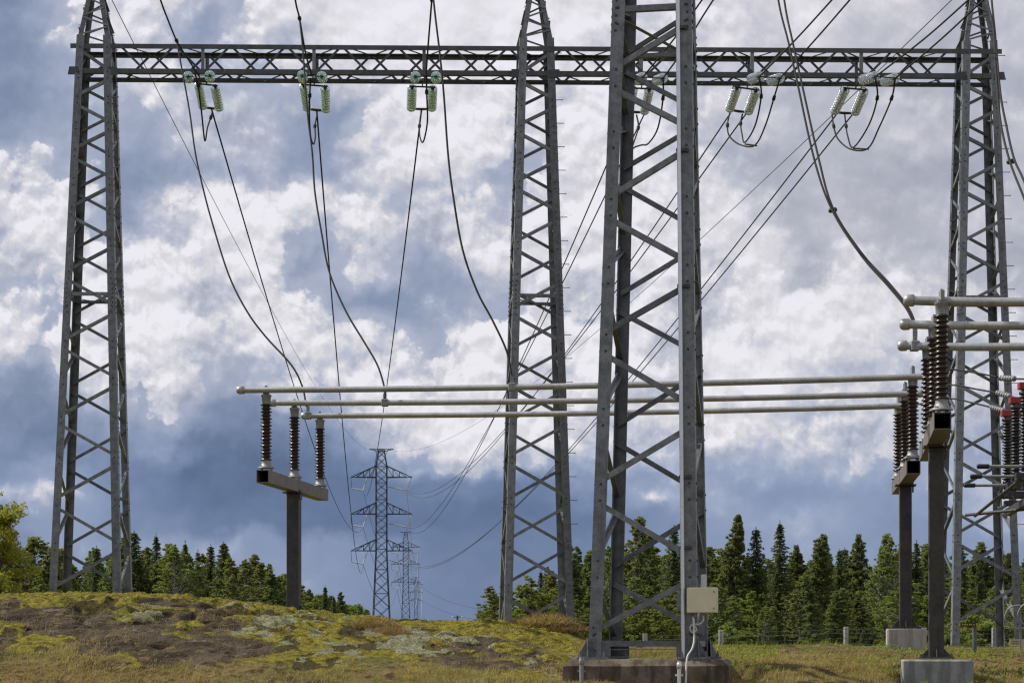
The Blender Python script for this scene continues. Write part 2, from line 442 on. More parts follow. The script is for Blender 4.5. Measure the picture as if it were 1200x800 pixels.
class MB:
    def __init__(self):
        self.v, self.f, self.s = [], [], []

    def add(self, verts, faces, smooth=False):
        o = len(self.v)
        self.v.extend([tuple(v) for v in verts])
        self.f.extend([tuple(i + o for i in f) for f in faces])
        self.s.extend([smooth] * len(faces))
        return self

    def box(self, c, hx, hy, hz, bev=0.0):
        """c centre; hx,hy,hz half-axis vectors (or floats for axis-aligned)"""
        c = Vector(c)
        hx = Vector((hx, 0, 0)) if isinstance(hx, (int, float)) else Vector(hx)
        hy = Vector((0, hy, 0)) if isinstance(hy, (int, float)) else Vector(hy)
        hz = Vector((0, 0, hz)) if isinstance(hz, (int, float)) else Vector(hz)
        if bev <= 0:
            vs = [c + sx * hx + sy * hy + sz * hz for sz in (-1, 1) for sy in (-1, 1) for sx in (-1, 1)]
            fs = [(0, 2, 3, 1), (4, 5, 7, 6), (0, 1, 5, 4), (2, 6, 7, 3), (0, 4, 6, 2), (1, 3, 7, 5)]
            return self.add(vs, fs)
        # octagonal-prism style bevel: chamfer vertical edges and the top/bottom rims
        ax = [h.length for h in (hx, hy, hz)]
        ux, uy, uz = hx / ax[0], hy / ax[1], hz / ax[2]
        rings = []
        for z, ins in ((-ax[2], bev), (-ax[2] + bev, 0), (ax[2] - bev, 0), (ax[2], bev)):
            a, b = ax[0] - ins, ax[1] - ins
            pts = [(a - bev, -b), (a, -b + bev), (a, b - bev), (a - bev, b), (-a + bev, b), (-a, b - bev), (-a, -b + bev), (-a + bev, -b)]
            rings.append([c + ux * x + uy * y + uz * z for x, y in pts])
        vs = [p for r in rings for p in r]
        fs = [tuple(reversed(range(8))), tuple(range(24, 32))]
        for k in range(3):
            for i in range(8):
                j = (i + 1) % 8
                fs.append((k * 8 + i, k * 8 + j, k * 8 + 8 + j, k * 8 + 8 + i))
        return self.add(vs, fs)

    def bar(self, a, b, w, h=None, up=(0, 0, 1)):
        """rectangular bar from a to b, width w (sideways), height h (along up)"""
        a, b = Vector(a), Vector(b)
        d = (b - a)
        L = d.length
        d.normalize()
        u = Vector(up)
        if abs(d.dot(u)) > 0.97:
            u = Vector((0, 1, 0))
        s = d.cross(u).normalized()
        u = s.cross(d)
        h = h or w
        return self.box((a + b) / 2, d * (L / 2), s * (w / 2), u * (h / 2))

    def angle(self, a, b, u, v, w, t, wv=None):
        """steel L section from a to b; flanges run along u and v from the corner line a-b"""
        a, b = Vector(a), Vector(b)
        d = (b - a).normalized()
        u = Vector(u)
        u = (u - d * u.dot(d)).normalized()
        v = Vector(v)
        v = (v - d * v.dot(d))
        v = (v - u * v.dot(u)).normalized()
        wv = wv or w
        prof = [(0, 0), (w, 0), (w, t), (t, t), (t, wv), (0, wv)]
        vs = [p + u * x + v * y for p in (a, b) for x, y in prof]
        fs = [(i, (i + 1) % 6, (i + 1) % 6 + 6, i + 6) for i in range(6)] + [(5, 4, 3, 0), (3, 2, 1, 0), (6, 9, 10, 11), (6, 7, 8, 9)]
        return self.add(vs, fs)

    def tube(self, pts, r, n=6, caps=True):
        pts = [Vector(p) for p in pts]
        m = len(pts)
        rs = r if isinstance(r, (list, tuple)) else [r] * m
        vs, fs = [], []
        d0 = (pts[1] - pts[0]).normalized()
        ref = Vector((0, 0, 1)) if abs(d0.z) < 0.9 else Vector((1, 0, 0))
        s = d0.cross(ref).normalized()
        for i in range(m):
            d = (pts[min(i + 1, m - 1)] - pts[max(i - 1, 0)]).normalized()
            s = (s - d * s.dot(d)).normalized()
            u = s.cross(d)
            for k in range(n):
                a = 2 * math.pi * k / n
                vs.append(pts[i] + (s * math.cos(a) + u * math.sin(a)) * rs[i])
        for i in range(m - 1):
            for k in range(n):
                j = (k + 1) % n
                fs.append((i * n + k, i * n + j, i * n + n + j, i * n + n + k))
        self.add(vs, fs, True)
        if caps:
            self.add(vs[:n], [tuple(range(n))])
            self.add(vs[-n:], [tuple(reversed(range(n)))])
        return self

    def lathe(self, base, axis, prof, n=16, closed=True, smooth=True):
        """prof: list of (distance along axis, radius)"""
        base, d = Vector(base), Vector(axis).normalized()
        ref = Vector((0, 0, 1)) if abs(d.z) < 0.9 else Vector((1, 0, 0))
        s = d.cross(ref).normalized()
        u = s.cross(d)
        vs, fs = [], []
        for h, r in prof:
            for k in range(n):
                a = 2 * math.pi * k / n
                vs.append(base + d * h + (s * math.cos(a) + u * math.sin(a)) * r)
        for i in range(len(prof) - 1):
            for k in range(n):
                j = (k + 1) % n
                fs.append((i * n + k, i * n + j, i * n + n + j, i * n + n + k))
        self.add(vs, fs, smooth)
        if closed:
            self.add(vs[:n], [tuple(range(n))])
            self.add(vs[-n:], [tuple(reversed(range(n)))])
        return self

    def bolt(self, c, nrm, r=0.014, h=0.012):
        return self.lathe(Vector(c) - Vector(nrm).normalized() * 0.002, nrm, [(0, r), (h, r * 0.92)], 6, smooth=False)

    def prism(self, poly, n):
        """poly: list of points (planar); n: thickness vector"""
        n = Vector(n)
        k = len(poly)
        a = [Vector(p) - n / 2 for p in poly]
        b = [Vector(p) + n / 2 for p in poly]
        fs = [tuple(reversed(range(k))), tuple(range(k, 2 * k))] + [(i, (i + 1) % k, (i + 1) % k + k, i + k) for i in range(k)]
        return self.add(a + b, fs)

    def build(self, name, material, parent=None, origin=None):
        if parent is not None:
            org = ORG[parent.name]
        elif origin is not None:
            org = Vector(origin)
        else:
            xs = list(zip(*self.v))
            org = Vector(((min(xs[0]) + max(xs[0])) / 2, (min(xs[1]) + max(xs[1])) / 2, min(xs[2])))
        me = bpy.data.meshes.new(name)
        me.from_pydata([(x - org.x, y - org.y, z - org.z) for x, y, z in self.v], [], self.f)
        me.polygons.foreach_set('use_smooth', self.s)
        me.materials.append(MATS[material])
        me.validate()
        me.update()
        o = bpy.data.objects.new(name, me)
        C.objects.link(o)
        if parent is not None:
            o.parent = parent
        else:
            o.location = org
        ORG[o.name] = org
        return o


ORG = {}


def tag(o, label=None, cat=None, group=None, kind=None):
    for k, v in (('label', label), ('category', cat), ('group', group), ('kind', kind)):
        if v:
            o[k] = v
    return o


def thing(name, label, cat, loc=(0, 0, 0), group=None):
    o = bpy.data.objects.new(name, None)
    o.empty_display_size = 0.2
    C.objects.link(o)
    o.location = loc
    ORG[o.name] = Vector(loc)
    return tag(o, label, cat, group)


def smooth_path(pts, sub=6):
    """Catmull-Rom through 3-D points"""
    pts = [Vector(p) for p in pts]
    ext = [pts[0] * 2 - pts[1]] + pts + [pts[-1] * 2 - pts[-2]]
    out = []
    for i in range(1, len(ext) - 2):
        a, b, c, d = ext[i - 1:i + 3]
        for k in range(sub):
            t = k / sub
            out.append(0.5 * ((2 * b) + (c - a) * t + (2 * a - 5 * b + 4 * c - d) * t * t + (3 * b - a - 3 * c + d) * t ** 3))
    out.append(pts[-1])
    return out


# ------------------------------------------------------------------ terrain
def npnoise(x, y, seed=0):
    """value noise on arrays"""
    xi, yi = np.floor(x).astype(np.int64), np.floor(y).astype(np.int64)
    fx, fy = x - xi, y - yi
    fx = fx * fx * fx * (fx * (fx * 6 - 15) + 10)
    fy = fy * fy * fy * (fy * (fy * 6 - 15) + 10)

    def h(a, b):
        n = (a * 374761393 + b * 668265263 + seed * 974634777) & 0x7fffffff
        n = ((n ^ (n >> 13)) * 1274126177) & 0x7fffffff
        n = (n ^ (n >> 16)) & 0xffff
        return n / 65535.0
    return (h(xi, yi) * (1 - fx) + h(xi + 1, yi) * fx) * (1 - fy) + (h(xi, yi + 1) * (1 - fx) + h(xi + 1, yi + 1) * fx) * fy


def npfbm(x, y, oct=4, seed=0, gain=0.5):
    a, s, t = 1.0, 0.0, 0.0
    for i in range(oct):
        s = s + a * (npnoise(x * 2 ** i + 17.3 * i, y * 2 ** i - 9.1 * i, seed + i) - 0.5)
        t += a
        a *= gain
    return s / t * 2


def npworley(x, y, seed=0):
    xi, yi = np.floor(x).astype(np.int64), np.floor(y).astype(np.int64)
    best = np.full(x.shape, 9.0)
    for dx in (-1, 0, 1):
        for dy in (-1, 0, 1):
            a, b = xi + dx, yi + dy
            n = (a * 374761393 + b * 668265263 + seed * 974634777) & 0x7fffffff
            n = ((n ^ (n >> 13)) * 1274126177) & 0x7fffffff
            jx = ((n ^ (n >> 16)) & 0xff) / 255.0
            jy = ((n >> 8) & 0xff) / 255.0
            best = np.minimum(best, (a + jx - x) ** 2 + (b + jy - y) ** 2)
    return np.sqrt(best)


def sstep(t):
    t = np.clip(t, 0, 1)
    return t * t * (3 - 2 * t)


BASE_Z = [(-4000, -2), (0, -1.65), (20, -1.05), (27, -0.84), (30.5, -0.80), (32.5, -0.66), (36, -0.44), (40, -0.38), (46, -0.30), (54, -0.34), (62, -0.48),
          (80, -0.62), (110, -0.9), (160, -1.0), (400, -1.5), (4000, -1.5)]
CREST_X = [(-60, 1.1), (-11.1, 1.13), (-9.5, 1.16), (-7.6, 1.12), (-6.5, 1.05), (-5, 0.85), (-3.15, 0.65), (-1.5, 0.42), (0, 0.23), (0.93, 0.06), (2.0, -0.06), (60, -0.06)]


def ground(x, y, fine=True):
    """terrain height and cover masks at x, y (arrays)"""
    x = np.asarray(x, float)
    y = np.asarray(y, float)
    b = np.interp(y, *zip(*BASE_Z))
    right = np.clip((x - 3.5) / 6, 0, 1.3)
    b = b + 0.17 * np.exp(-((x - 2.4) / 2.2) ** 2) * sstep((y - 33) / 4) * (1 - sstep((y - 56) / 12))
    b = b - 0.20 * right * sstep((y - 33) / 8) * (1 - sstep((y - 75) / 30))
    c = np.interp(x, *zip(*CREST_X)) - 0.13 * (1 - sstep((x + 1.0) / 3))
    w = 1 - sstep((x - 0.2) / 2.4)
    y0 = 29.6 + 0.5 * npfbm(x * 0.35, y * 0 + 3.3, 2, 5)
    rise = np.clip((y - y0) / (43 - y0), 0, 1)
    rise = np.sin(rise * math.pi / 2) ** 0.85
    fall = 1 - sstep((y - 60) / 50)
    prof = rise * fall
    z = b + np.maximum(c - b, 0) * prof
    # heather hump at the foot of the middle tower, moss ledge in front of it
    z = z + 0.44 * np.exp(-((x - 1.05) / 1.0) ** 2 - ((y - 49.0) / 1.9) ** 2)
    z = z + 0.16 * np.exp(-((x + 1.0) / 1.5) ** 2 - ((y - 38.2) / 1.5) ** 2)
    z = z + 0.06 * npfbm(x * 0.28, y * 0.22, 3, 11) * sstep((y - 22) / 6) * (1 - sstep((y - 200) / 200))
    if not fine:
        return z
    near = sstep((y - 24) / 3) * (1 - sstep((y - 64) / 6)) * (1 - sstep((np.abs(x) - 13) / 3))
    onm = np.clip(prof * w, 0, 1) * near
    # bare rock on the lower left face, moss above it and on the crest
    rx = 1 - sstep((x + 5.5 + 1.6 * npfbm(x * 0.45, y * 0.35, 3, 21) + 1.3 * npfbm(x * 1.9, y * 1.1, 3, 22)) / 1.5)
    rx = rx * (1 - sstep((npfbm(x * 0.9 + 7, y * 0.7, 4, 25) - 0.16) / 0.16))
    h = np.clip((z - b) / np.maximum(c - b, 0.1), 0, 1)
    rock = rx * (1 - sstep((h - 0.78 - 0.34 * npfbm(x * 0.7, y * 0.5, 3, 23)) / 0.10)) * sstep((h - 0.16 - 0.1 * npfbm(x * .6, y * .6, 2, 29)) / 0.15)
    ledge_shade = np.exp(-((x + 0.2) / 1.5) ** 2) * sstep((h - 0.28) / 0.15) * (1 - sstep((h - 0.72 - 0.2 * npfbm(x * 1.3, y * 0.9, 3, 27)) / 0.12)) * sstep((npfbm(x * 1.1, y * 1.3, 3, 28) + 0.25) / 0.2) * w  # shade under the ledge overhang, painted dark through the rock mask
    rock = np.maximum(rock, ledge_shade)
    cush = 1 - np.clip(npworley(x * 2.0 + 0.5 * npfbm(x * 2, y * 2, 2, 31), y * 1.25, 3) / 0.85, 0, 1) ** 2
    cush2 = 1 - np.clip(npworley(x * 5.5 + npfbm(x * 5, y * 5, 2, 33), y * 4.2, 8) / 0.85, 0, 1) ** 2
    moss = sstep((h - 0.17 - 0.36 * npfbm(x * 0.55, y * 0.40, 4, 41) - 0.16 * npfbm(x * 2.2, y * 1.2, 3, 43)) / 0.12) * (1 - rock) * w * sstep((onm - 0.1) / 0.2)
    lich = sstep((npfbm(x * 2.3 + 4, y * 1.3, 4, 51) + 0.28 * npfbm(x * 0.5, y * 0.4, 2, 55) - 0.02) / 0.15) * moss * (1 - sstep((h - 0.90) / 0.08)) * sstep((x + 8) / 2.0)
    z = z + 0.13 * np.exp(-((x + 0.2) / 1.6) ** 2) * sstep((h - 0.60) / 0.10) * onm
    z = z + onm * (1 - rock) * (0.19 * cush + 0.09 * cush2 - 0.13) * (0.5 + 0.9 * sstep(npfbm(x * 0.5, y * 0.4, 2, 61) + 0.5))
    cr = np.abs(npfbm(x * 0.45, z * 3.2 + y * 0.25, 4, 71))
    z = z + rock * onm * (0.26 * npfbm(x * 0.8, y * 0.8, 5, 73) + 0.09 * npfbm(x * 3.1, y * 2.6, 3, 75) - 0.20 * (1 - sstep(cr / 0.10)))
    z = z + near * (1 - onm) * (0.11 * npfbm(x * 1.5, y * 1.1, 5, 81))
    z = z + near * 0.012 * npfbm(x * 9, y * 9, 2, 83)
    peat = sstep((npfbm(x * 2.1 + 3, y * 1.25, 4, 85) - 0.13) / 0.16) * moss * (1 - 0.8 * sstep((h - 0.93) / 0.05)) * (1 - lich)  # dark patches standing in for shade between moss lumps, spread by noise
    ground.peat = peat
    z = z - 0.035 * peat
    return z, moss, lich, rock, near, cr


def gz(x, y):
    return float(ground(np.array([x]), np.array([y]), False)[0])


def build_ground():
    def steps(a, b, d):
        return list(np.arange(a, b, d))
    xs = [-4000, -1500, -600, -250, -120, -70, -45, -30, -22, -18, -15.5, -14] + steps(-13, 11, 0.05) + [11.2, 11.6, 12.2, 13, 14, 16, 19, 24, 32, 45, 70, 120, 250, 600, 1500, 4000]
    ys = [-3000, -800, -200, -60, -20, -5, 5, 12, 18, 22, 24, 25, 25.8] + steps(26.4, 45, 0.05) + steps(45, 52, 0.1) + steps(52, 66, 0.3) + \
        [66, 67, 69, 72, 76, 80, 86, 94, 105, 120, 140, 165, 200, 260, 340, 460, 640, 900, 1400, 2200, 3600, 6000]
    X, Y = np.meshgrid(np.array(xs), np.array(ys))
    z, moss, lich, rock, near, cr = ground(X, Y)
    nx, ny = len(xs), len(ys)
    co = np.stack([X, Y, z], -1).reshape(-1, 3)
    i = np.arange(nx * ny).reshape(ny, nx)
    q = np.stack([i[:-1, :-1], i[:-1, 1:], i[1:, 1:], i[1:, :-1]], -1).reshape(-1, 4)
    me = bpy.data.meshes.new('ground')
    me.vertices.add(len(co))
    me.vertices.foreach_set('co', co.ravel())
    me.loops.add(q.size)
    me.loops.foreach_set('vertex_index', q.ravel())
    me.polygons.add(len(q))
    me.polygons.foreach_set('loop_start', np.arange(0, q.size, 4))
    me.polygons.foreach_set('use_smooth', np.ones(len(q), bool))
    me.update()
    at = me.color_attributes.new('cover', 'FLOAT_COLOR', 'POINT')
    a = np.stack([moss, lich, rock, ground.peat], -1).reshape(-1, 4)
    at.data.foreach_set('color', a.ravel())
    me.materials.append(MATS['ground'])
    o = bpy.data.objects.new('ground', me)
    C.objects.link(o)
    tag(o, 'mossy rock mound and rough dry grass under the switchyard', 'ground', kind='structure')
    return o


def ground_mat(N):
    at = N.new('ShaderNodeAttribute', attribute_name='cover')
    s = N.new('ShaderNodeSeparateColor')
    N.put(s.inputs[0], at.outputs['Color'])
    moss, lich, rock = s.outputs[0], s.outputs[1], s.outputs[2]
    p = geo_pos(N)
    f1 = N.noise(p, 1.1, 6, 0.65)
    f2 = N.noise(p, 6.5, 5, 0.65)
    f3 = N.noise(p, 38, 3, 0.65)
    grass = N.cmix(N.remap(f1, 0.38, 0.62), (0.25, 0.185, 0.075), (0.15, 0.155, 0.040))
    grass = N.cmix(N.remap(f2, 0.47, 0.62), grass, (0.085, 0.050, 0.024))
    soil = N.noise(N.vmath('MULTIPLY', p, (0.8, 0.55, 0.8)), 1.0, 6, 0.7)
    grass = N.cmix(N.math('MULTIPLY', N.remap(soil, 0.53, 0.60), 0.85), grass, (0.060, 0.035, 0.018))
    mossc = N.cmix(N.remap(f2, 0.36, 0.58), (0.085, 0.072, 0.020), (0.31, 0.265, 0.035))
    mossc = N.cmix(N.remap(f1, 0.55, 0.70), mossc, (0.17, 0.185, 0.035))
    lichc = N.cmix(N.remap(f2, 0.35, 0.65), (0.19, 0.19, 0.115), (0.36, 0.355, 0.235))
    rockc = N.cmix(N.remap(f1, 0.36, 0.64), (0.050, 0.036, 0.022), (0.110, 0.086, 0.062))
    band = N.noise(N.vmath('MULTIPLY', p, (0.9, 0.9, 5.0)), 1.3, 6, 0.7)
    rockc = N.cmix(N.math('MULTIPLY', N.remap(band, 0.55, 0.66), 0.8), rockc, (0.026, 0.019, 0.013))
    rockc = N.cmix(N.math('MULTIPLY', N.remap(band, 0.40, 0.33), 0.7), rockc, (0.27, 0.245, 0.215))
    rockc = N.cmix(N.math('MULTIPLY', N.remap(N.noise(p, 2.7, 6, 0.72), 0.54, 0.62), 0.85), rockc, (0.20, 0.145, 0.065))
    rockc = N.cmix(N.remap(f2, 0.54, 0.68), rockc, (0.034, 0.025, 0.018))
    rockc = N.cmix(N.math('MULTIPLY', N.remap(f3, 0.55, 0.68), 0.55), rockc, (0.27, 0.20, 0.10))
    edge = N.math('MULTIPLY', N.math('SUBTRACT', f2, 0.5), 0.9)
    col = N.cmix(N.remap(N.math('ADD', moss, edge), 0.35, 0.6), grass, mossc)
    col = N.cmix(N.remap(N.math('ADD', lich, edge), 0.4, 0.6), col, lichc)
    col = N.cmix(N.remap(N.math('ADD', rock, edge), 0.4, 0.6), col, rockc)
    col = N.cmix(N.math('MULTIPLY', N.remap(f3, 0.35, 0.5, 1, 0), 0.45), col, (0.03, 0.022, 0.012))
    col = N.cmix(N.remap(N.math('ADD', at.outputs['Alpha'], edge), 0.35, 0.6), col, N.cmix(N.remap(f3, 0.4, 0.6), (0.035, 0.028, 0.012), (0.105, 0.085, 0.028)))  # shade between the moss lumps painted in as dark brown
    # far away the clearing is dull green
    sx = N.new('ShaderNodeSeparateXYZ')
    N.put(sx.inputs[0], p)
    col = N.cmix(N.remap(sx.outputs[1], 62, 95), col, (0.055, 0.06, 0.02))
    return principled(N, col, 0.95, bump=N.math('ADD', f2, N.math('MULTIPLY', f3, 0.6)), bstr=1.0, bdist=0.09, **{'Specular IOR Level': 0.15})


mat('ground', ground_mat)
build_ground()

# ------------------------------------------------------------------ lattice towers of the portal


def lattice_tower(label, bot, top, z_bot, z_top, nodes, legw, legt, brw, horiz, material, name='lattice_tower', group=None,
                  flip=False, bolts=True, peak=None, steps=None, step_dir=(1, 0, 0), gap=0.10, leg_over=None):
    """bot/top: four (x, y) corners in order front-left, front-right, back-right, back-left at z_bot/z_top.
    nodes: heights where the zigzag bracing meets the legs; horiz: heights of horizontal struts."""
    bot = [Vector((*p, z_bot)) for p in bot]
    top = [Vector((*p, z_top)) for p in top]
    cen = sum(bot, Vector()) / 4
    root = thing(name, label, 'lattice tower', (cen.x, cen.y, z_bot), group)

    def at(i, z):
        t = (z - z_bot) / (z_top - z_bot)
        return bot[i].lerp(top[i], t)
    nxt = [1, 2, 3, 0]
    prv = [3, 0, 1, 2]
    # legs: angle steel with the corner outside
    for i in range(4):
        mb = MB()
        u = (bot[nxt[i]] - bot[i]).normalized()
        v = (bot[prv[i]] - bot[i]).normalized()
        mb.angle(at(i, z_bot), at(i, z_top if leg_over is None else leg_over), u, v, legw, legt)
        lg = mb.build('leg', material, root)
        if bolts:
            bb = MB()
            for k, z in enumerate(nodes):
                for dz in (-gap, gap):
                    if z + dz < z_bot + 0.1 or z + dz > z_top:
                        continue
                    p = at(i, z + dz)
                    nu = v.cross(Vector((0, 0, 1)))
                    if nu.dot(u) > 0:
                        nu = -nu
                    nv = -u.cross(Vector((0, 0, 1)))
                    if nv.dot(v) > 0:
                        nv = -nv
                    bb.bolt(p + u * legw * 0.5, -v, legw * 0.105, legw * 0.09)
                    bb.bolt(p + v * legw * 0.5, -u, legw * 0.105, legw * 0.09)
            for z in horiz:
                for dz in (-0.3, -0.18, -0.06, 0.06, 0.18, 0.3):
                    p = at(i, z + dz)
                    bb.bolt(p + u * legw * 0.35, -v, legw * 0.10, legw * 0.09)
                    bb.bolt(p + v * legw * 0.35, -u, legw * 0.10, legw * 0.09)
            tag(bb.build('bolt_heads', 'bolt_steel', lg), kind='stuff')
    # zigzag bracing on the four faces, opposite faces in opposite phase
    for fi in range(4):
        a, b = fi, nxt[fi]
        inward = ((bot[a] + bot[b]) / 2 - cen)
        inward.z = 0
        inward = -inward.normalized()
        ph = not flip
        for k in range(len(nodes) - 1):
            z0, z1 = nodes[k] + gap, nodes[k + 1] - gap
            s, e = (a, b) if (k % 2 == 0) == ph else (b, a)
            p0, p1 = at(s, z0), at(e, z1)
            d = (p1 - p0).normalized()
            p0 = p0 + d * legw * 0.25 + inward * (legt + 0.002)
            p1 = p1 - d * legw * 0.25 + inward * (legt + 0.002)
            up = Vector((0, 0, 1)) - d * d.z
            mb = MB()
            mb.angle(p0 - up.normalized() * brw / 2, p1 - up.normalized() * brw / 2, up, inward, brw, max(0.008, legt * 0.6))
            mb.build('brace', material, root)
        for z in horiz:
            p0, p1 = at(a, z), at(b, z)
            d = (p1 - p0).normalized()
            p0 = p0 + d * 0.03 + inward * (legt + 0.004)
            p1 = p1 - d * 0.03 + inward * (legt + 0.004)
            mb = MB()
            mb.angle(p0, p1, (0, 0, 1), inward, brw * 1.05, max(0.008, legt * 0.6))
            mb.build('brace', material, root)
    for z in horiz:
        mb = MB()
        mb.bar(at(0, z) + Vector((0.05, 0.05, -0.05)), at(2, z) + Vector((-0.05, -0.05, -0.05)), brw * 0.8, 0.012)
        mb.build('brace', material, root)
    if steps:
        i, z0, z1 = steps
        u = Vector(step_dir).normalized()
        z = z0
        while z < z1:
            p = at(i, z) - u * 0.02
            mb = MB()
            mb.tube([p, p + u * 0.20], 0.010, 6)
            mb.lathe(p + u * 0.19, u, [(0, 0.018), (0.012, 0.018)], 6, smooth=False)
            mb.build('step_bolt', material, root)
            z += 0.62
    if peak:
        z1, (px, py), hw = peak
        q = [Vector((px + sx * hw, py + sy * hw, z1)) for sx, sy in ((-1, -1), (1, -1), (1, 1), (-1, 1))]
        zb = leg_over - 0.12
        for i in range(4):
            u = (q[nxt[i]] - q[i]).normalized()
            v = (q[prv[i]] - q[i]).normalized()
            inset = (u + v) * 0.016
            MB().angle(at(i, zb) + inset, q[i], u, v, legw * 0.62, legt * 0.8).build('peak_leg', material, root)
        for fi in range(4):
            a, b = fi, nxt[fi]
            n = 7
            mb = MB()
            for k in range(n):
                t0, t1 = k / n, (k + 0.92) / n
                s, e = (a, b) if k % 2 == 0 else (b, a)
                p0 = at(s, zb + 0.1).lerp(q[s], t0)
                p1 = at(e, zb + 0.1).lerp(q[e], t1)
                mb.bar(p0.lerp(p1, 0.06), p0.lerp(p1, 0.94), 0.045, 0.012, up=(0, 1, 0))
            mb.build('peak_bracing', material, root)
    return root


def corners(cx, cy, hw, hd, yaw):
    """four corners round a centre; depth axis turned so that the far side shifts by yaw radians"""
    ax = Vector((math.cos(yaw), -math.sin(yaw)))
    ay = Vector((math.sin(yaw), math.cos(yaw)))
    c = Vector((cx, cy))
    return [tuple(c - ax * hw - ay * hd), tuple(c + ax * hw - ay * hd), tuple(c + ax * hw + ay * hd), tuple(c - ax * hw + ay * hd)]


ZG = 52.0
ZBEAM_B, ZBEAM_T = 15.0, 15.77
GANTRY = [  # label, px outer left/right at base, py of base, px outer at beam bottom, yaw, depth of front face
    ('leftmost grey lattice tower under the high beam, its foot behind the moss crest', 57.5, 140.5, 700, 88, 130.5, -0.02, 51.95),
    ('middle grey lattice tower under the high beam, behind three long tubes', 587, 670, 745, 606, 649, -0.085, 52.2),
    ('rightmost grey lattice tower under the high beam, behind the dark support posts', 1114, 1197, 772, 1127, 1169.5, -0.02, 52.45),
]
TOWERS = []
for lab, xl, xr, yb, tl, tr, yaw, Zf in GANTRY:
    w = (xr - xl) / F * Zf
    wt = (tr - tl) / F * Zf
    Zc = Zf
    cx = ((xl + xr) / 2 - CX) / F * (Zf - 0.45)
    ctx = ((tl + tr) / 2 - CX) / F * Zf
    zb = min((HY - yb) / F * Zf, gz(cx, Zc)) - 0.3
    z_ref = (HY - yb) / F * Zf
    # extrapolate widths from the measured base height to the buried one
    def width(z):
        return w + (wt - w) * (z - z_ref) / (ZBEAM_B - z_ref)
    def cxz(z):
        return cx + (ctx - cx) * (z - z_ref) / (ZBEAM_B - z_ref)
    wb, ztop = width(zb), ZBEAM_T + 0.02
    b = corners(cxz(zb), Zc + 0.4, wb / 2, wb / 2, yaw)
    t = corners(cxz(ztop), Zc + 0.4, width(ztop) / 2, width(ztop) / 2, yaw)
    nodes = [ztop - 0.02]
    z = ZBEAM_B - 0.02
    nodes = []
    first = True
    zz = ZBEAM_B - 0.05
    while zz > zb + 0.4:
        nodes.append(zz)
        zz -= 0.66 * width(zz) + 0.03
    nodes = sorted(nodes)
    nodes_t = nodes + [ZBEAM_T]
    r = lattice_tower(lab, b, t, zb, ztop, nodes_t, 0.20, 0.016, 0.082, [9.15], 'galvanised', flip=False,
                      peak=(17.9, (cxz(ztop), Zc + 0.4), 0.07), steps=(1, 3.2, 16.0), gap=0.085, leg_over=ZBEAM_T + 0.24,
                      group='lattice towers under the high beam')
    TOWERS.append((cxz(ztop), Zc + 0.4, width(ztop)))

# near tower with its own bracing rhythm, on the big foundation
ZN = 31.5


def npt(px, py, Z):
    q = P(px, py, Z)
    return (q.x, q.y)


nb = [npt(689, 760, ZN), npt(817, 760, ZN - 0.25), npt(830.5, 760, ZN + 2.35), npt(715, 760, ZN + 2.6)]
nt = [npt(717.5, 0, ZN), npt(810.5, 0, ZN - 0.2), npt(816, 0, ZN + 2.4), npt(731, 0, ZN + 2.6)]
zb, zt = (HY - 772) / F * ZN + 0.03, (HY - 0) / F * ZN
zn = [(HY - y) / F * ZN for y in (752, 666.5, 576.5, 488.5, 401.5, 322.5, 243, 164, 91.5, 19)]
ext = 15.2
k = (ext - zb) / (zt - zb)
nt2 = [tuple(Vector(a).lerp(Vector(b), k)) for a, b in zip(nb, nt)]
z = zn[-1]
while z < ext - 1.2:
    z += 0.98
    zn.append(z)
near = lattice_tower('large near lattice tower on the stained concrete foundation, cream box on its right leg', nb, nt2, zb, ext, zn, 0.205, 0.02, 0.088,
                     [(HY - 14) / F * ZN, (HY - 757) / F * ZN], 'galvanised', gap=0.13)
# base plates, gussets, conduit and brackets of the near tower
for i, (x, y) in enumerate(nb):
    sx = 1 if i in (0, 3) else -1
    sy = 1 if i in (0, 1) else -1
    mb = MB()
    mb.box((x + sx * 0.06, y + sy * 0.06, zb - 0.012), 0.25, 0.25, 0.018)
    for dx in (-0.13, 0.25):
        for dy in (-0.12, 0.24):
            mb.lathe((x + sx * (0.06 + dx - 0.06), y + sy * (0.06 + dy - 0.06), zb + 0.006), (0, 0, 1), [(0, 0.026), (0.05, 0.026), (0.05, 0.012), (0.09, 0.012)], 6, smooth=False)
    mb.build('base_plate', 'galvanised', near)
    gy = -sy * 0.012
    g = MB()
    g.prism([(x - sx * 0.16, y + gy, zb + 0.008), (x + sx * 0.33, y + gy, zb + 0.008), (x + sx * 0.33, y + gy, zb + 0.20), (x + sx * 0.20, y + gy, zb + 0.30), (x - sx * 0.01, y + gy, zb + 0.30)], (0, 0.014, 0))
    gx = -sx * 0.012
    g.prism([(x + gx, y - sy * 0.20, zb + 0.008), (x + gx, y + sy * 0.34, zb + 0.008), (x + gx, y + sy * 0.18, zb + 0.30), (x + gx, y - sy * 0.01, zb + 0.30)], (0.014, 0, 0))
    for bx, bz in ((0.08, 0.10), (0.08, 0.24), (0.25, 0.12), (0.04, 0.25)):
        g.bolt((x + sx * bx, y + gy - sy * 0.006, zb + bz), (0, -sy, 0), 0.022, 0.018)
    g.build('gusset_plate', 'galvanised', near)
cx0, cy0 = nb[1]
tx, ty = nt2[1]
cp = []
for t in (0.0, 0.25, 0.5, 0.75, 1.0):
    zq = zb + (ext - 0.6 - zb) * t
    f = (zq - zb) / (ext - zb)
    cp.append((cx0 + (tx - cx0) * f - 0.222, cy0 + (ty - cy0) * f - 0.03, zq))
c_ = MB().tube(cp, 0.033, 12).build('conduit', 'galvanised_bright', near)
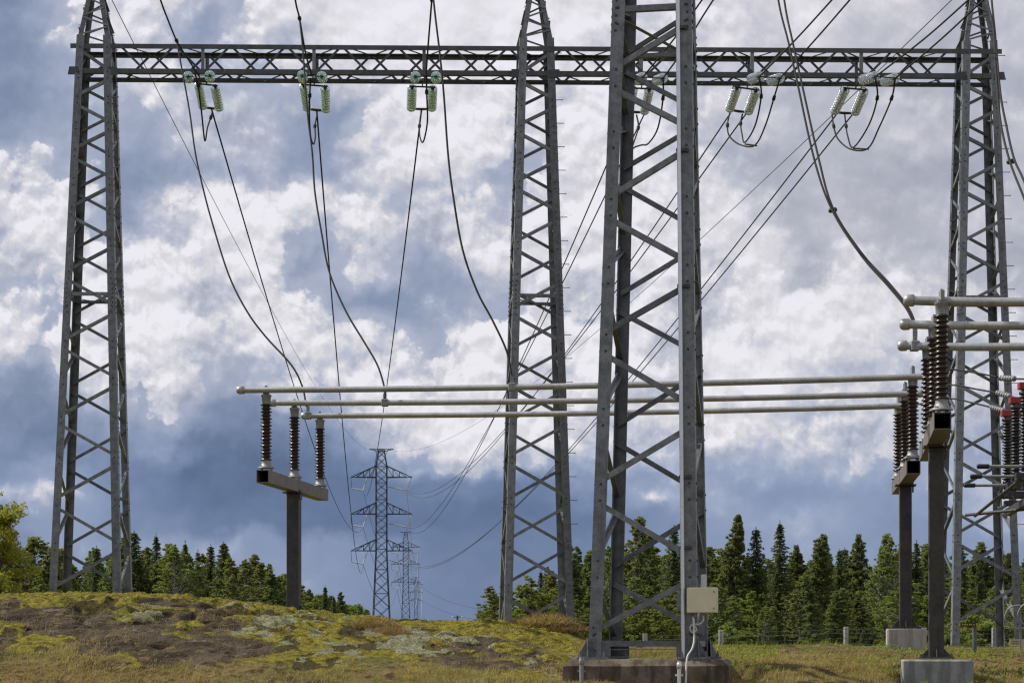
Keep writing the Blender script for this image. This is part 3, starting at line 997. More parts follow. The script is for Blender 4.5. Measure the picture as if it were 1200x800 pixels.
for yb in (642, 560, 338, 37, 180):
    zq = (HY - yb) / F * ZN
    f = (zq - zb) / (ext - zb)
    x, y = cx0 + (tx - cx0) * f, cy0 + (ty - cy0) * f
    mb = MB()
    mb.box((x - 0.19, y - 0.012, zq), 0.075, 0.03, 0.022)
    mb.box((x - 0.10, y - 0.012, zq), 0.03, 0.02, 0.03)
    mb.build('conduit_clip', 'hardware', c_)

# the high beam
root = thing('lattice_beam', 'long horizontal lattice beam resting on the tops of three towers', 'lattice beam', (0.3, ZG + 0.4, ZBEAM_B))
xl, xr = (83 - CX) / F * 51.95, (1173.5 - CX) / F * 52.45


def beam_y(x):
    return 51.92 + (x - xl) / (xr - xl) * 0.5


BD = 0.80
for fy, fz, nm in ((0, 0, 'chord'), (0, 1, 'chord'), (1, 0, 'chord'), (1, 1, 'chord')):
    z = ZBEAM_B if fz == 0 else ZBEAM_T
    e0 = 0 if fz == 0 or True else 0
    ins = 0.22 if fy else 0.0
    a = Vector((xl + ins, beam_y(xl) + fy * BD - (0.03 if fy == 0 else -0.03), z))
    b = Vector((xr - ins, beam_y(xr) + fy * BD - (0.03 if fy == 0 else -0.03), z))
    MB().angle(a, b, (0, 0, -1 if fz else 1), (0, 1 if fy == 0 else -1, 0), 0.125, 0.014).build('chord', 'galvanised_old', root)
HP = 0.7275
n = int((xr - xl - 0.5) / HP)
x0 = (237.5 - CX) / F * 51.95
x0 = x0 - HP * math.floor((x0 - xl - 0.9) / HP)
fb = {}
for fy in (0, 1):
    mb = MB()
    k = 0
    x = x0 - HP * 0.0
    while x + HP < xr - 0.9:
        up = (k % 2 == 0) ^ (fy == 1)
        z0, z1 = (ZBEAM_T - 0.06, ZBEAM_B + 0.06) if up else (ZBEAM_B + 0.06, ZBEAM_T - 0.06)
        y0_, y1_ = beam_y(x) + fy * (BD - 0.05) + 0.0, beam_y(x + HP) + fy * (BD - 0.05)
        mb.bar((x + 0.04, y0_, z0), (x + HP - 0.04, y1_, z1), 0.012, 0.062, up=(0, 0, 1))
        x += HP
        k += 1
    mb.build('web_bracing', 'galvanised_old', root)
for z in (ZBEAM_B + 0.02, ZBEAM_T - 0.02):
    mb = MB()
    x, k = x0, 0
    while x + HP < xr - 0.9:
        ya, yb_ = beam_y(x) + 0.02, beam_y(x) + BD - 0.02
        if k % 2:
            ya, yb_ = yb_, ya
        mb.bar((x + 0.05, ya, z), (x + HP - 0.05, yb_, z), 0.055, 0.012)
        x += HP
        k += 1
    mb.build('plan_bracing', 'galvanised_old', root)
STRX = [237.5, 367.5, 496.5, 752, 883, 1012]
for px in STRX:
    xx = (px - CX) / F * 52
    for fy in (0, 1):
        MB().angle((xx - 0.04, beam_y(xx) + fy * BD, ZBEAM_B + 0.12), (xx - 0.04, beam_y(xx) + fy * BD, ZBEAM_T - 0.12), (1, 0, 0), (0, 1 - 2 * fy, 0), 0.09, 0.012).build('post', 'galvanised', root)
for tx_, ty_, tw in TOWERS:
    for s in (-1, 1):
        mb = MB()
        x = tx_ + s * (tw / 2 + 0.05)
        mb.prism([(x - 0.16, beam_y(x) - 0.05, ZBEAM_B - 0.05), (x + 0.16, beam_y(x) - 0.05, ZBEAM_B - 0.05), (x + 0.12, beam_y(x) - 0.05, ZBEAM_B + 0.16), (x - 0.12, beam_y(x) - 0.05, ZBEAM_B + 0.16)], (0, 0.012, 0))
        mb.build('gusset_plate', 'galvanised_old', root)

# foundation of the near tower
fx0, fx1 = nb[0][0] - 0.36, nb[1][0] + 0.40
fm = MB()
zt_ = zb - 0.03


def fpoly(z, m):
    a, b, c, d = [Vector((*q, z)) for q in nb]
    return [a + Vector((-0.40 - m, -0.36 - m, 0)), b + Vector((0.46 + m, -0.33 - m, 0)), c + Vector((0.46 + m, 0.36 + m, 0)), d + Vector((-0.40 - m, 0.36 + m, 0))]


rings = [fpoly(zt_, -0.10), fpoly(zt_ - 0.10, 0.0), fpoly(zt_ - 1.2, 0.06)]
# subdivide the rim so that it looks hand-cast
vs, fs = [], []
nseg = 10
random.seed(4)
for r_ in rings:
    for i in range(4):
        for k in range(nseg):
            q = r_[i].lerp(r_[(i + 1) % 4], k / nseg)
            vs.append(q + Vector((random.uniform(-.008, .008), random.uniform(-.008, .008), random.uniform(-.008, .004))))
m4 = nseg * 4
for k in range(2):
    for i in range(m4):
        j = (i + 1) % m4
        fs.append((k * m4 + i, (k + 1) * m4 + i, (k + 1) * m4 + j, k * m4 + j))
fs.append(tuple(range(m4)))
fm.add(vs, fs)
tag(fm.build('concrete_foundation', 'concrete_old'), 'wide weathered concrete foundation with brown stains under the large near tower', 'foundation', 'concrete foundations')

# ------------------------------------------------------------------ insulator strings on the beam


def glass_string(label, starts, ends, material, group, back, clamp_px=None, ndisc=9):
    """two parallel chains of glass discs between an upper yoke at the beam and a lower yoke at the conductor"""
    mid = (starts[0] + starts[1]) / 2
    root = thing('insulator_string', label, 'insulator string', tuple(mid), group)
    emid = (ends[0] + ends[1]) / 2
    axis = (emid - mid).normalized()
    side = (starts[1] - starts[0]).normalized()
    nrm = axis.cross(side).normalized()
    for a, b in ((0, 1),):
        mb = MB()
        mb.prism([starts[0] - side * 0.07 - axis * 0.06, starts[1] + side * 0.07 - axis * 0.06, starts[1] + side * 0.07, mid + axis * 0.0 + side * 0.05, starts[0] - side * 0.07], nrm * 0.022)
        mb.bar(mid - axis * 0.05, mid - axis * 0.3 + Vector((0, 0, 0.06)), 0.03, 0.06, up=nrm)
        mb.build('upper_yoke', 'hardware', root)
        mb = MB()
        mb.prism([ends[0] - side * 0.06, ends[1] + side * 0.06, ends[1] + side * 0.05 + axis * 0.07, emid + axis * 0.12, ends[0] - side * 0.05 + axis * 0.07], nrm * 0.022)
        mb.build('lower_yoke', 'hardware', root)
    for s, e in zip(starts, ends):
        d = (e - s)
        L = d.length
        d.normalize()
        mb = MB()
        mb.tube([s, e], 0.013, 6)
        pitch = L / ndisc
        for k in range(ndisc):
            mb.lathe(s + d * (pitch * (k + 0.04)), d, [(0, 0.024), (0.012, 0.047), (0.05, 0.050), (0.066, 0.036)], 8)
        ch = mb.build('insulator_chain', 'hardware', root)
        for k in range(ndisc):
            q = s + d * (pitch * (k + 0.04) + 0.03)
            MB().lathe(q, d, [(0.004, 0.044), (0.010, 0.085), (0.030, 0.120), (0.052, 0.135), (0.062, 0.132), (0.048, 0.105), (0.060, 0.095), (0.046, 0.07), (0.052, 0.055), (0.040, 0.03)], 16, closed=False).build('glass_disc', material, ch)
    return root, emid + axis * 0.12


PH = ['first from the left', 'second from the left', 'third from the left', 'partly behind the near tower leg', 'first right of the near tower', 'nearest the right tower']
FAR = [((233, 99), (252, 101), (238, 125), (257, 127)), ((356, 100), (381, 102), (360, 127), (382, 129)), ((483, 102), (507, 103), (482, 127), (506, 127)),
       ((742, 104), (761, 105), (737, 130), (755, 131)), ((864, 103), (886, 106), (855, 128), (877, 131)), ((991, 104), (1013, 106), (978, 131), (1002, 132))]
NEARS = [((221, 92), (246, 91), (220.5, 90), (246, 89)), ((355, 92), (378, 92), (354, 89), (377, 90)), ((486, 92), (511, 93), (487, 90), (511, 90)),
         ((746, 94), (769, 95), (753, 91), (777, 92)), ((880, 93), (903, 95), (890, 90), (914, 92)), ((1010, 94), (1036, 96), (1026, 90), (1049, 92))]
CL_FAR, CL_NEAR = [], []
for i in range(6):
    m = 'glass' if i < 3 else 'glass_clear'
    tone = 'green' if i < 3 else 'clear'
    s0, s1, e0, e1 = FAR[i]
    _, c = glass_string(f'slanting double chain of {tone} glass discs, {PH[i]}', [P(*s0, 52.95), P(*s1, 52.95)], [P(*e0, 54.2), P(*e1, 54.2)], m,
                        'double glass chains hanging from the beam', True)
    CL_FAR.append(c)
    s0, s1, e0, e1 = NEARS[i]
    _, c = glass_string(f'end-on pair of round {tone} glass discs, {PH[i]}', [P(*s0, 51.78), P(*s1, 51.78)], [P(*e0, 50.5), P(*e1, 50.5)], m,
                        'end-on glass chains in front of the beam', False)
    CL_NEAR.append(c)

# ------------------------------------------------------------------ conductors


def cable(name, label, cat, pts, r, group=None, material='conductor', sub=5, n=6, clamps=()):
    path = smooth_path(pts, sub) if len(pts) > 2 else pts
    mb = MB().tube(path, r, n)
    for p, d in clamps:
        d = Vector(d).normalized()
        mb.lathe(Vector(p) - d * 0.09, d, [(0, 0.02), (0.02, 0.042), (0.15, 0.048), (0.18, 0.02)], 8)
    return tag(mb.build(name, material, origin=tuple(path[0])), label, cat, group)


def zpath(px, Za, Zb):
    """photo polyline with distance running evenly from Za to Zb"""
    s = [0.0]
    for a, b in zip(px, px[1:]):
        s.append(s[-1] + math.hypot(b[0] - a[0], b[1] - a[1]))
    return [P(*q, Za + (Zb - Za) * t / s[-1]) for q, t in zip(px, s)]


def span(a, b, mid, n=40, sag=None):
    a, b = Vector(a), Vector(b)

    def pxof(t):
        q = a.lerp(b, t)
        return CX + F * q.x / q.y
    if sag is None:
        lo, hi = 0.0, 1.0
        inc = pxof(1) > pxof(0)
        for _ in range(50):
            t = (lo + hi) / 2
            if (pxof(t) < mid[0]) == inc:
                lo = t
            else:
                hi = t
        q = a.lerp(b, t)
        want = (HY - mid[1]) / F * q.y
        sag = max(0.0, min(16.0, (q.z - want) / (4 * t * (1 - t))))
    out = []
    for i in range(n + 1):
        t = i / n
        q = a.lerp(b, t)
        q.z -= 4 * sag * t * (1 - t)
        out.append(q)
    return out


def level(px, z=14.75):
    """points of a wire hanging at about one height: distance follows from the picture row"""
    return [P(x, y, z * F / (HY - y)) for x, y in px]


# near side: short slack spans coming from the near portal overhead
UP = [[(233, 89), (218, 66), (207, 48), (197, 24), (188, 0), (165, -70), (120, -200)],
      [(364, 89), (358, 62), (351, 22), (346, 0), (336, -70), (318, -200)],
      [(499, 90), (502, 50), (506, 0), (511, -70), (520, -200)]]
for i, pts in enumerate(UP):
    q = level(pts)
    q[0] = CL_NEAR[i]
    cable('power_line', f'thin wire rising from the end-on disc pair {PH[i]}', 'power line', q, 0.022, 'wires rising toward the viewer',
          clamps=[(q[2], q[3] - q[1])])
UP2 = [(3, 0, [(756, 92), (789, 47), (820, 4), (860, -55), (950, -190)]), (3, 1, [(782, 90), (797, 64), (817, 30), (836, 0), (876, -60), (960, -190)]),
       (4, 0, [(890, 92), (933, 46), (975, 0), (1030, -62), (1140, -190)]), (4, 1, [(914, 92), (956, 46), (996, 0), (1050, -62), (1165, -190)]),
       (5, 0, [(1028, 92), (1084, 45), (1135, 0), (1205, -62), (1350, -190)]), (5, 1, [(1049, 92), (1103, 46), (1153, 0), (1225, -62), (1370, -190)])]
for i, k, pts in UP2:
    q = level(pts)
    e = NEARS[i][2 + k]
    q[0] = P(*e, 50.4)
    cable('power_line', f'{"upper" if k == 0 else "lower"} wire rising from the end-on discs {PH[i]}', 'power line', q, 0.022, 'wires rising toward the viewer')

# loops joining the near and the far chains
LOOPS = [(0, 'jumper loop under the first green chain from the left, pointed at its bottom', [(228, 85), (232, 100), (236, 130), (240, 165), (243, 150), (247, 138), (249, 131)]),
         (1, 'jumper loop hanging at the second green chain from the left', [(364, 92), (363, 112), (362.5, 135), (364, 160), (367.5, 169), (369.5, 160), (369, 148), (371, 137)]),
         (2, 'round jumper loop hanging at the third green chain from the left', [(500, 90), (500, 108), (501, 140), (498, 160), (495, 167), (492, 160), (491.5, 148), (493, 135)]),
         (3, 'jumper loop at the chain partly behind the near tower leg', [(777, 93), (777, 115), (771, 150), (760, 168), (752, 170), (745, 172), (741, 173), (748, 150), (746, 135)]),
         (4, 'outer jumper loop at the clear chain first right of the near tower', [(914, 92), (907, 115), (897, 147), (885, 170), (868, 170), (855, 160), (852.5, 147), (855, 133)]),
         (4, 'inner of two jumper loops at the clear chain first right of the near tower', [(890, 92), (892, 113), (885, 147), (873, 167), (869.5, 157), (868, 145), (870, 134)]),
         (5, 'outer of two jumper loops at the clear chain nearest the right tower', [(1049, 92), (1045, 115), (1030, 150), (1017, 174), (997, 175), (982, 163), (977, 148), (975, 134)]),
         (5, 'inner of two jumper loops at the clear chain nearest the right tower', [(1026, 92), (1028, 115), (1018, 147), (1000, 173), (993.5, 160), (991.5, 148), (990, 135)])]
for i, lab, pts in LOOPS:
    q = zpath(pts, 50.4, 54.3)
    cable('jumper_cable', lab, 'cable', q, 0.022, 'jumper loops at the beam', clamps=[(q[1], q[2] - q[0]), (q[-2], q[-1] - q[-3])])
for i, px in ((4, ((873, 169), (887, 171))), (5, ((1000, 174), (1018, 175)))):
    cable('spacer_rod', f'short spacer rod joining two jumper loops at the chain {PH[i]}', 'spacer', [P(*px[0], 52.6), P(*px[1], 52.4)], 0.022, 'spacers of the jumper loops', 'hardware')

# droppers down to the tubes
BZ = 5.12
DROP = [('dark dropper cable curving down to the lowest long tube beside the left support', [(207, 48), (212, 75), (222, 130), (229, 180), (238, 221), (249, 262), (268, 322), (289, 364), (311, 394), (341, 427), (354, 452), (359, 476)], 48.3, 43.4),
        ('dark dropper cable curving down to the middle long tube', [(351, 22), (355, 60), (360, 130), (366, 180), (369, 225), (377, 274), (386, 319), (405, 364), (427, 401), (442, 427), (450, 452), (451, 466)], 46.6, 41.0),
        ('dark dropper cable curving down behind the middle tower to the top long tube', [(500, -90), (508, 0), (515, 60), (520, 110), (525, 180), (531, 229), (542, 292), (559, 341), (577, 375), (594, 412), (600, 443)], 42.0, 38.45),
        ('left strand of the twin dropper to the right tubes', [(900, -90), (912, 0), (924, 50), (935, 100), (955, 190), (976, 248), (1010, 300), (1040, 334), (1062, 361), (1071, 382), (1072.5, 400)], 40.5, 33.5),
        ('right strand of the twin dropper to the right tubes', [(910, -90), (919, 0), (929, 50), (940, 100), (958, 180), (976, 244), (1010, 297), (1041, 331), (1064, 360), (1073, 382), (1073.5, 400)], 40.5, 33.5),
        ('left strand of the twin dropper leaving at the right edge', [(1150, -60), (1157, 0), (1164, 32), (1167, 81), (1172, 140), (1183, 188), (1200, 232), (1222, 290), (1245, 335), (1258, 350)], 40.0, 29.4),
        ('right strand of the twin dropper leaving at the right edge', [(1157, -60), (1162, 0), (1166, 39), (1172, 107), (1179, 146), (1188, 185), (1200, 212), (1228, 280), (1252, 330), (1262, 350)], 40.0, 29.4)]
for lab, px, Za, Zb in DROP:
    cable('dropper_cable', lab, 'cable', zpath(px, Za, Zb), 0.021, 'dropper cables', n=8)
for lab, (x, y), Z in (('small spacer clamp joining the twin dropper above the right tubes', (976, 246), 36.2), ('small spacer clamp on the twin dropper at the right edge', (1185, 189), 34.0)):
    q = P(x, y, Z)
    tag(MB().lathe(q - Vector((0.08, 0, 0.02)), (1, 0, 0.2), [(0, 0.02), (0.02, 0.045), (0.14, 0.045), (0.16, 0.02)], 8).build('cable_clamp', 'hardware'), lab, 'clamp', 'spacer clamps')

# ------------------------------------------------------------------ transmission pylons in the clearing
ZP1 = 327.0


def pylon(label, cxp, Z, sc, yts, base_z, group):
    """sc: metres per arm unit; yts: picture rows of (peak, arm1, arm2, arm3)"""
    X = (cxp - CX) / F * Z
    zs = [(HY - y) / F * Z for y in yts]
    root = thing('transmission_pylon', label, 'pylon', (X, Z, base_z), group)
    hw, hb, hp = 0.88, 1.52, 0.42
    zarm3 = zs[3]
    taper0 = zarm3 - 0.3
    lw = 0.13 if Z < 400 else (0.115 if Z < 1000 else 0.16)
    def half(z):
        if z > zs[1] + 1.9:
            t = (z - zs[1] - 1.9) / (zs[0] - zs[1] - 1.9)
            return hw + (hp - hw) * t
        if z >= taper0:
            return hw
        t = (taper0 - z) / (taper0 - 0.0)
        return hw + (hb - hw) * max(0, t) * (taper0 / 11.0) * 0.75
    keys = [base_z, taper0, zs[1] + 1.9, zs[0]]
    for sx, sy in ((-1, -1), (1, -1), (1, 1), (-1, 1)):
        MB().tube([(X + sx * half(z), Z + sy * half(z), z) for z in keys], lw * 0.6, 4).build('leg', 'pylon_steel', root)
    mb = MB()
    z = base_z + 0.3
    fl = 0
    while z < zs[0] - 0.3:
        h = half(z)
        st = 1.75 * h if z < taper0 else 1.55 * h
        z1 = min(z + st, zs[0])
        h1 = half(z1)
        for sy in (-1, 1):
            mb.bar((X - h, Z + sy * h, z), (X + h1, Z + sy * h1, z1), lw * 0.55)
            mb.bar((X + h, Z + sy * h, z), (X - h1, Z + sy * h1, z1), lw * 0.55)
            mb.bar((X + sy * h, Z - h, z), (X + sy * h1, Z + h1, z1), lw * 0.55)
            if fl % 2 == 0:
                mb.bar((X - h, Z + sy * h, z), (X + h, Z + sy * h, z), lw * 0.5)
        fl += 1
        z = z1
    mb.build('body_bracing', 'pylon_steel', root)
    w = 5.05 * sc
    tips = []
    for k in (1, 2, 3):
        zb_ = zs[k]
        for s in (-1, 1):
            mb = MB()
            tip = Vector((X + s * w, Z, zb_))
            for sy in (-1, 1):
                mb.bar((X + s * hw, Z + sy * hw, zb_), tip, lw * 0.9)
                mb.bar((X + s * hw, Z + sy * hw, zb_ + 1.85), tip, lw * 0.8)
                for t in (0.25, 0.5, 0.75):
                    p0 = Vector((X + s * hw, Z + sy * hw, zb_)).lerp(tip, t)
                    p1 = Vector((X + s * hw, Z + sy * hw, zb_ + 1.85)).lerp(tip, t)
                    mb.bar(p0, p1, lw * 0.5)
                    p2 = Vector((X + s * hw, Z + sy * hw, zb_ + 1.85)).lerp(tip, t - 0.25)
                    mb.bar(p0, p2, lw * 0.5)
            mb.build('cross_arm', 'pylon_steel', root)
            tips.append((tip, s, k))
    mb = MB()
    for sy in (-1, 1):
        mb.bar((X - 2.05, Z, zs[0]), (X - hp, Z + sy * hp, zs[0] - 0.35), lw * 0.6)
        mb.bar((X + 2.05, Z, zs[0]), (X + hp, Z + sy * hp, zs[0] - 0.35), lw * 0.6)
    mb.bar((X - 2.05, Z, zs[0]), (X + 2.05, Z, zs[0]), lw * 0.8)
    mb.bar((X - 1.2, Z, zs[0]), (X - 0.6, Z, zs[0] - 1.1), lw * 0.5)
    mb.bar((X + 1.2, Z, zs[0]), (X + 0.6, Z, zs[0] - 1.1), lw * 0.5)
    mb.build('peak_arm', 'pylon_steel', root)
    return root, tips, (X, Z, zs[0])


PYL = []
for lab, cxp, Z, yts in (('tallest looking transmission pylon in the clearing, three pairs of wide arms', 447, ZP1, (526, 559, 602, 645)),
                         ('smaller pylon just behind the nearest pylon, second in the row', 475.5, 690, (623, 641, 661, 682)),
                         ('smallest and farthest pylon at the end of the row', 487.5, 1450, (676, 684.5, 694, 703.5))):
    PYL.append(pylon(lab, cxp, Z, 1.0, yts, gz((cxp - CX) / F * Z, Z) - 0.3, 'pylons in the clearing'))
ATT = []
lev = {1: 'top', 2: 'middle', 3: 'bottom'}
which = ['nearest', 'second', 'farthest']
for pi, (root, tips, top) in enumerate(PYL):
    att = {}
    for tip, s, k in tips:
        base = tip if s < 0 else tip
        if s < 0:
            a0 = tip + Vector((0.15, 0, -1.85))
            c0 = tip + Vector((2.05, 0, -2.15))
            top_ = tip + Vector((2.7, 0, -0.05))
            hang = (tip, a0)
        else:
            a0 = tip + Vector((-2.95, 0, -1.75))
            c0 = tip + Vector((-0.85, 0, -2.15))
            top_ = tip + Vector((-0.1, 0, -0.05))
            hang = (tip + Vector((-3.9, 0.0, -1.6)), a0)
        st = thing('insulator_string', f'white V-shaped insulator string under the {lev[k]} {"left" if s < 0 else "right"} arm of the {which[pi]} pylon', 'insulator string',
                   tuple(c0), 'white V strings on the pylons')
        rr = 0.12 if pi == 0 else 0.17
        for p0, p1 in ((a0, c0), (c0, top_)):
            m = MB()
            nn = 18
            d = (p1 - p0)
            prof = []
            L = d.length
            for q in range(nn):
                prof += [(L * q / nn, rr * 0.65), (L * (q + 0.5) / nn, rr)]
            m.lathe(p0, d, prof, 8).build('white_rod', 'white_string', st)
        MB().tube([hang[0], hang[1]], 0.04, 5).build('hanger_rod', 'hardware', st)
        att[(s, k)] = c0 + Vector((0, 0, -0.15))
    ATT.append(att)

# long spans from the beam to the nearest pylon
LONG = [(CL_FAR[0], ATT[0][(-1, 2)], (322, 380), 'left'), (CL_FAR[1], ATT[0][(-1, 3)], (399, 470), 'left'), (CL_FAR[2], ATT[0][(-1, 1)], (455, 440), 'left')]
ln = ['middle', 'bottom', 'top']
for (a, b, m, _), l, i in zip(LONG, ln, range(3)):
    cable('power_line', f'wire from chain {PH[i]} to the {l} left pylon arm', 'power line', span(a, b, m), 0.024, 'long spans to the nearest pylon', sub=1)
for i, key, m in ((3, (1, 2), (656, 330)), (4, (1, 1), (732, 322)), (5, (1, 3), (762, 418))):
    c = CL_FAR[i]
    for k in (-1, 1):
        a = c + Vector((k * 0.22, 0, -0.03))
        b = ATT[0][key] + Vector((k * 0.22, 0, 0))
        mm = (m[0] + k * 5.0, m[1] + k * 5.0)
        cable('power_line', f'{"left" if k < 0 else "right"} twin wire, chain {PH[i]} to {lev[key[1]]} right pylon arm', 'power line',
              span(a, b, (m[0] + k * 4, m[1])), 0.022, 'long spans to the nearest pylon', sub=1)
pk = PYL[0][2]
tl, tr = TOWERS[0], TOWERS[2]
cable('earth_wire', 'thinnest wire sloping from the left tower peak to the nearest pylon top', 'earth wire', span((tl[0], tl[1], 17.85), (pk[0] - 1.95, pk[1], pk[2] - 0.2), (235, 205)), 0.013, 'earth wires', sub=1)
cable('earth_wire', 'thin wire sloping from the right tower peak far left to the nearest pylon top', 'earth wire', span((tr[0], tr[1], 17.85), (pk[0] + 1.95, pk[1], pk[2] - 0.2), (785, 313)), 0.013, 'earth wires', sub=1)
for pi in (0, 1):
    for key in ((-1, 1), (-1, 2), (-1, 3), (1, 1), (1, 2), (1, 3)):
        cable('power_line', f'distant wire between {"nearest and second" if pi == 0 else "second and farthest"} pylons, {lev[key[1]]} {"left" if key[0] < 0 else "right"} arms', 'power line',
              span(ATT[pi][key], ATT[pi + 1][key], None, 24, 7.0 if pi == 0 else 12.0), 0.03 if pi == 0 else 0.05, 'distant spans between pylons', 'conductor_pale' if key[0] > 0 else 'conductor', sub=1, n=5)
# branch line leaving to the right low in the clearing, with its dark pole
for k, (y0, y1, z0) in enumerate(((688, 716, 1300), (703, 728, 1300), (722, 745, 1300))):
    cable('power_line', f'very faint distant wire low in the clearing, {["upper", "middle", "lower"][k]} of three', 'power line', span(P(494, y0, z0), P(585, y1, 900), None, 12, 3.0), 0.07, 'faint distant wires', sub=1, n=5)
ZD = 420.0
q = P(536, 721, ZD)
g0 = gz(q.x, ZD)
pole = thing('distribution_pole', 'short dark pole with two small crossarms far off in the clearing', 'utility pole', (q.x, ZD, g0))
MB().tube([(q.x, ZD, g0), (q.x, ZD, q.z)], [0.24, 0.2], 8).build('pole', 'bark', pole)
for z in (q.z - 0.35, q.z - 1.35):
    MB().bar((q.x - 1.1, ZD - 0.25, z), (q.x + 1.1, ZD - 0.25, z), 0.1, 0.12).build('crossarm', 'bark', pole)
    for s in (-1, 1):
        MB().lathe((q.x + s * 1.0, ZD - 0.25, z - 0.35), (0, 0, 1), [(0, 0.08), (0.1, 0.12), (0.5, 0.12), (0.6, 0.07)], 8).build('insulator', 'white_string', pole)
MB().box((q.x, ZD - 0.4, q.z - 2.2), 0.3, 0.2, 0.4).build('transformer_box', 'hardware', pole)

# ------------------------------------------------------------------ tubular busbars and their supports


def post_insulator(parent, base, ztop):
    x, y, z0 = base
    h = ztop - z0
    mb = MB()
    n = 17
    a, b = 0.20, h - 0.17
    prof = [(a, 0.072)]
    for k in range(n):
        t = a + (b - a) * (k + 0.15) / n
        p = (b - a) / n
        rr = 0.118 if k % 2 == 0 else 0.106
        prof += [(t, 0.073), (t + 0.12 * p, rr), (t + 0.26 * p, rr), (t + 0.62 * p, 0.074)]
    prof += [(b, 0.072)]
    ins = mb.lathe((x, y, z0), (0, 0, 1), prof, 18).build('post_insulator', 'porcelain', parent)
    m = MB().lathe((x, y, z0), (0, 0, 1), [(0.055, 0.165), (0.075, 0.165), (0.09, 0.115), (0.16, 0.095), (0.22, 0.088)], 18)
    for k in range(4):
        ang = math.pi / 4 + k * math.pi / 2
        m.lathe((x + 0.135 * math.cos(ang), y + 0.135 * math.sin(ang), z0 + 0.002), (0, 0, 1), [(0, 0.02), (0.05, 0.02), (0.05, 0.03), (0.10, 0.03)], 6, smooth=False)
    m.build('base_flange', 'casting', ins)
    MB().lathe((x, y, z0), (0, 0, 1), [(h - 0.19, 0.086), (h - 0.05, 0.092), (h - 0.04, 0.105), (h - 0.005, 0.105)], 18).build('top_cap', 'casting', ins)
    m = MB()
    m.box((x, y, ztop + 0.012), 0.06, 0.045, 0.022)
    m.box((x, y - 0.0, ztop + 0.085), 0.028, 0.075, 0.075)
    m.box((x, y, ztop + 0.165), 0.02, 0.02, 0.02)
    m.build('tube_clamp', 'casting', ins)
    return ins


def bus_support(label, near_p, far_p, post_p, pw, zcb, ztop, found, fl, post_z, gtop):
    """near_p, far_p: (x, y) of the outer insulators; crossbar top at zcb"""
    a, b = Vector((*near_p, 0)), Vector((*far_p, 0))
    d = (b - a).normalized()
    s = Vector((d.y, -d.x, 0))
    root = thing('busbar_support', label, 'busbar support', (*post_p, post_z), 'T-shaped busbar supports')
    # hollow crossbar with open ends
    mb = MB()
    e0, e1 = a - d * 0.27, b + d * 0.27
    hw = 0.125
    c = (e0 + e1) / 2
    L = (e1 - e0).length / 2
    t = 0.012
    zc = zcb - hw
    for off, hx, hz in ((Vector((0, 0, hw - t / 2)), hw, t / 2), (Vector((0, 0, -hw + t / 2)), hw, t / 2)):
        mb.box(c + Vector((0, 0, zc)) + off, s * hx, d * L, Vector((0, 0, hz)))
    for k in (-1, 1):
        mb.box(c + Vector((0, 0, zc)) + s * k * (hw - t / 2), s * (t / 2), d * L, Vector((0, 0, hw - t)))
    mb.box(c + Vector((0, 0, zc)), s * (hw - t), d * 0.02, Vector((0, 0, hw - t)))
    cb = mb.build('crossbar', 'crossbar_steel', root)
    m = MB()
    for k in (-1, 1):
        m.box(Vector((*post_p, zcb - 2 * hw - 0.016)), s * 0.2, d * 0.2, Vector((0, 0, 0.012)))
        break
    m.box(Vector((*post_p, zcb - 2 * hw - 0.05)) + s * 0.145, s * 0.01, d * 0.1, Vector((0, 0, 0.10)))
    m.build('head_plate', 'hardware', root)
    m = MB()
    m.box(Vector((*post_p, (post_z + zcb - 2 * hw - 0.03) / 2)), s * pw / 2, d * pw / 2, Vector((0, 0, (zcb - 2 * hw - 0.03 - post_z) / 2)), 0.012)
    m.build('post', 'post_steel', root)
    m = MB()
    m.box(Vector((*post_p, post_z + 0.012)), s * 0.27, d * 0.27, Vector((0, 0, 0.012)))
    for k in (-1, 1):
        m.prism([Vector((*post_p, post_z + 0.026)) + s * k * (pw / 2 + 0.002), Vector((*post_p, post_z + 0.026)) + s * k * 0.245, Vector((*post_p, post_z + 0.155)) + s * k * (pw / 2 + 0.002)], d * 0.014)
        m.prism([Vector((*post_p, post_z + 0.026)) + d * k * (pw / 2 + 0.002), Vector((*post_p, post_z + 0.026)) + d * k * 0.245, Vector((*post_p, post_z + 0.155)) + d * k * (pw / 2 + 0.002)], s * 0.014)
        for j in (-1, 1):
            m.lathe(Vector((*post_p, post_z + 0.02)) + s * k * 0.22 + d * j * 0.22, (0, 0, 1), [(0, 0.025), (0.05, 0.025)], 6, smooth=False)
    m.build('base_plate', 'hardware', root)
    for t_ in (0, 0.5, 1):
        q = a.lerp(b, t_)
        post_insulator(root, (q.x, q.y, zcb), ztop)
    if found:
        hw_, mat_, lab = found
        tag(MB().box(Vector((*post_p, post_z - 0.02 - fl / 2)), s * hw_, d * hw_, Vector((0, 0, fl / 2)), 0.02).build('concrete_foundation', mat_), lab, 'foundation', 'concrete foundations')
    return root


def xz(px, Z):
    return ((px - CX) / F * Z, Z)


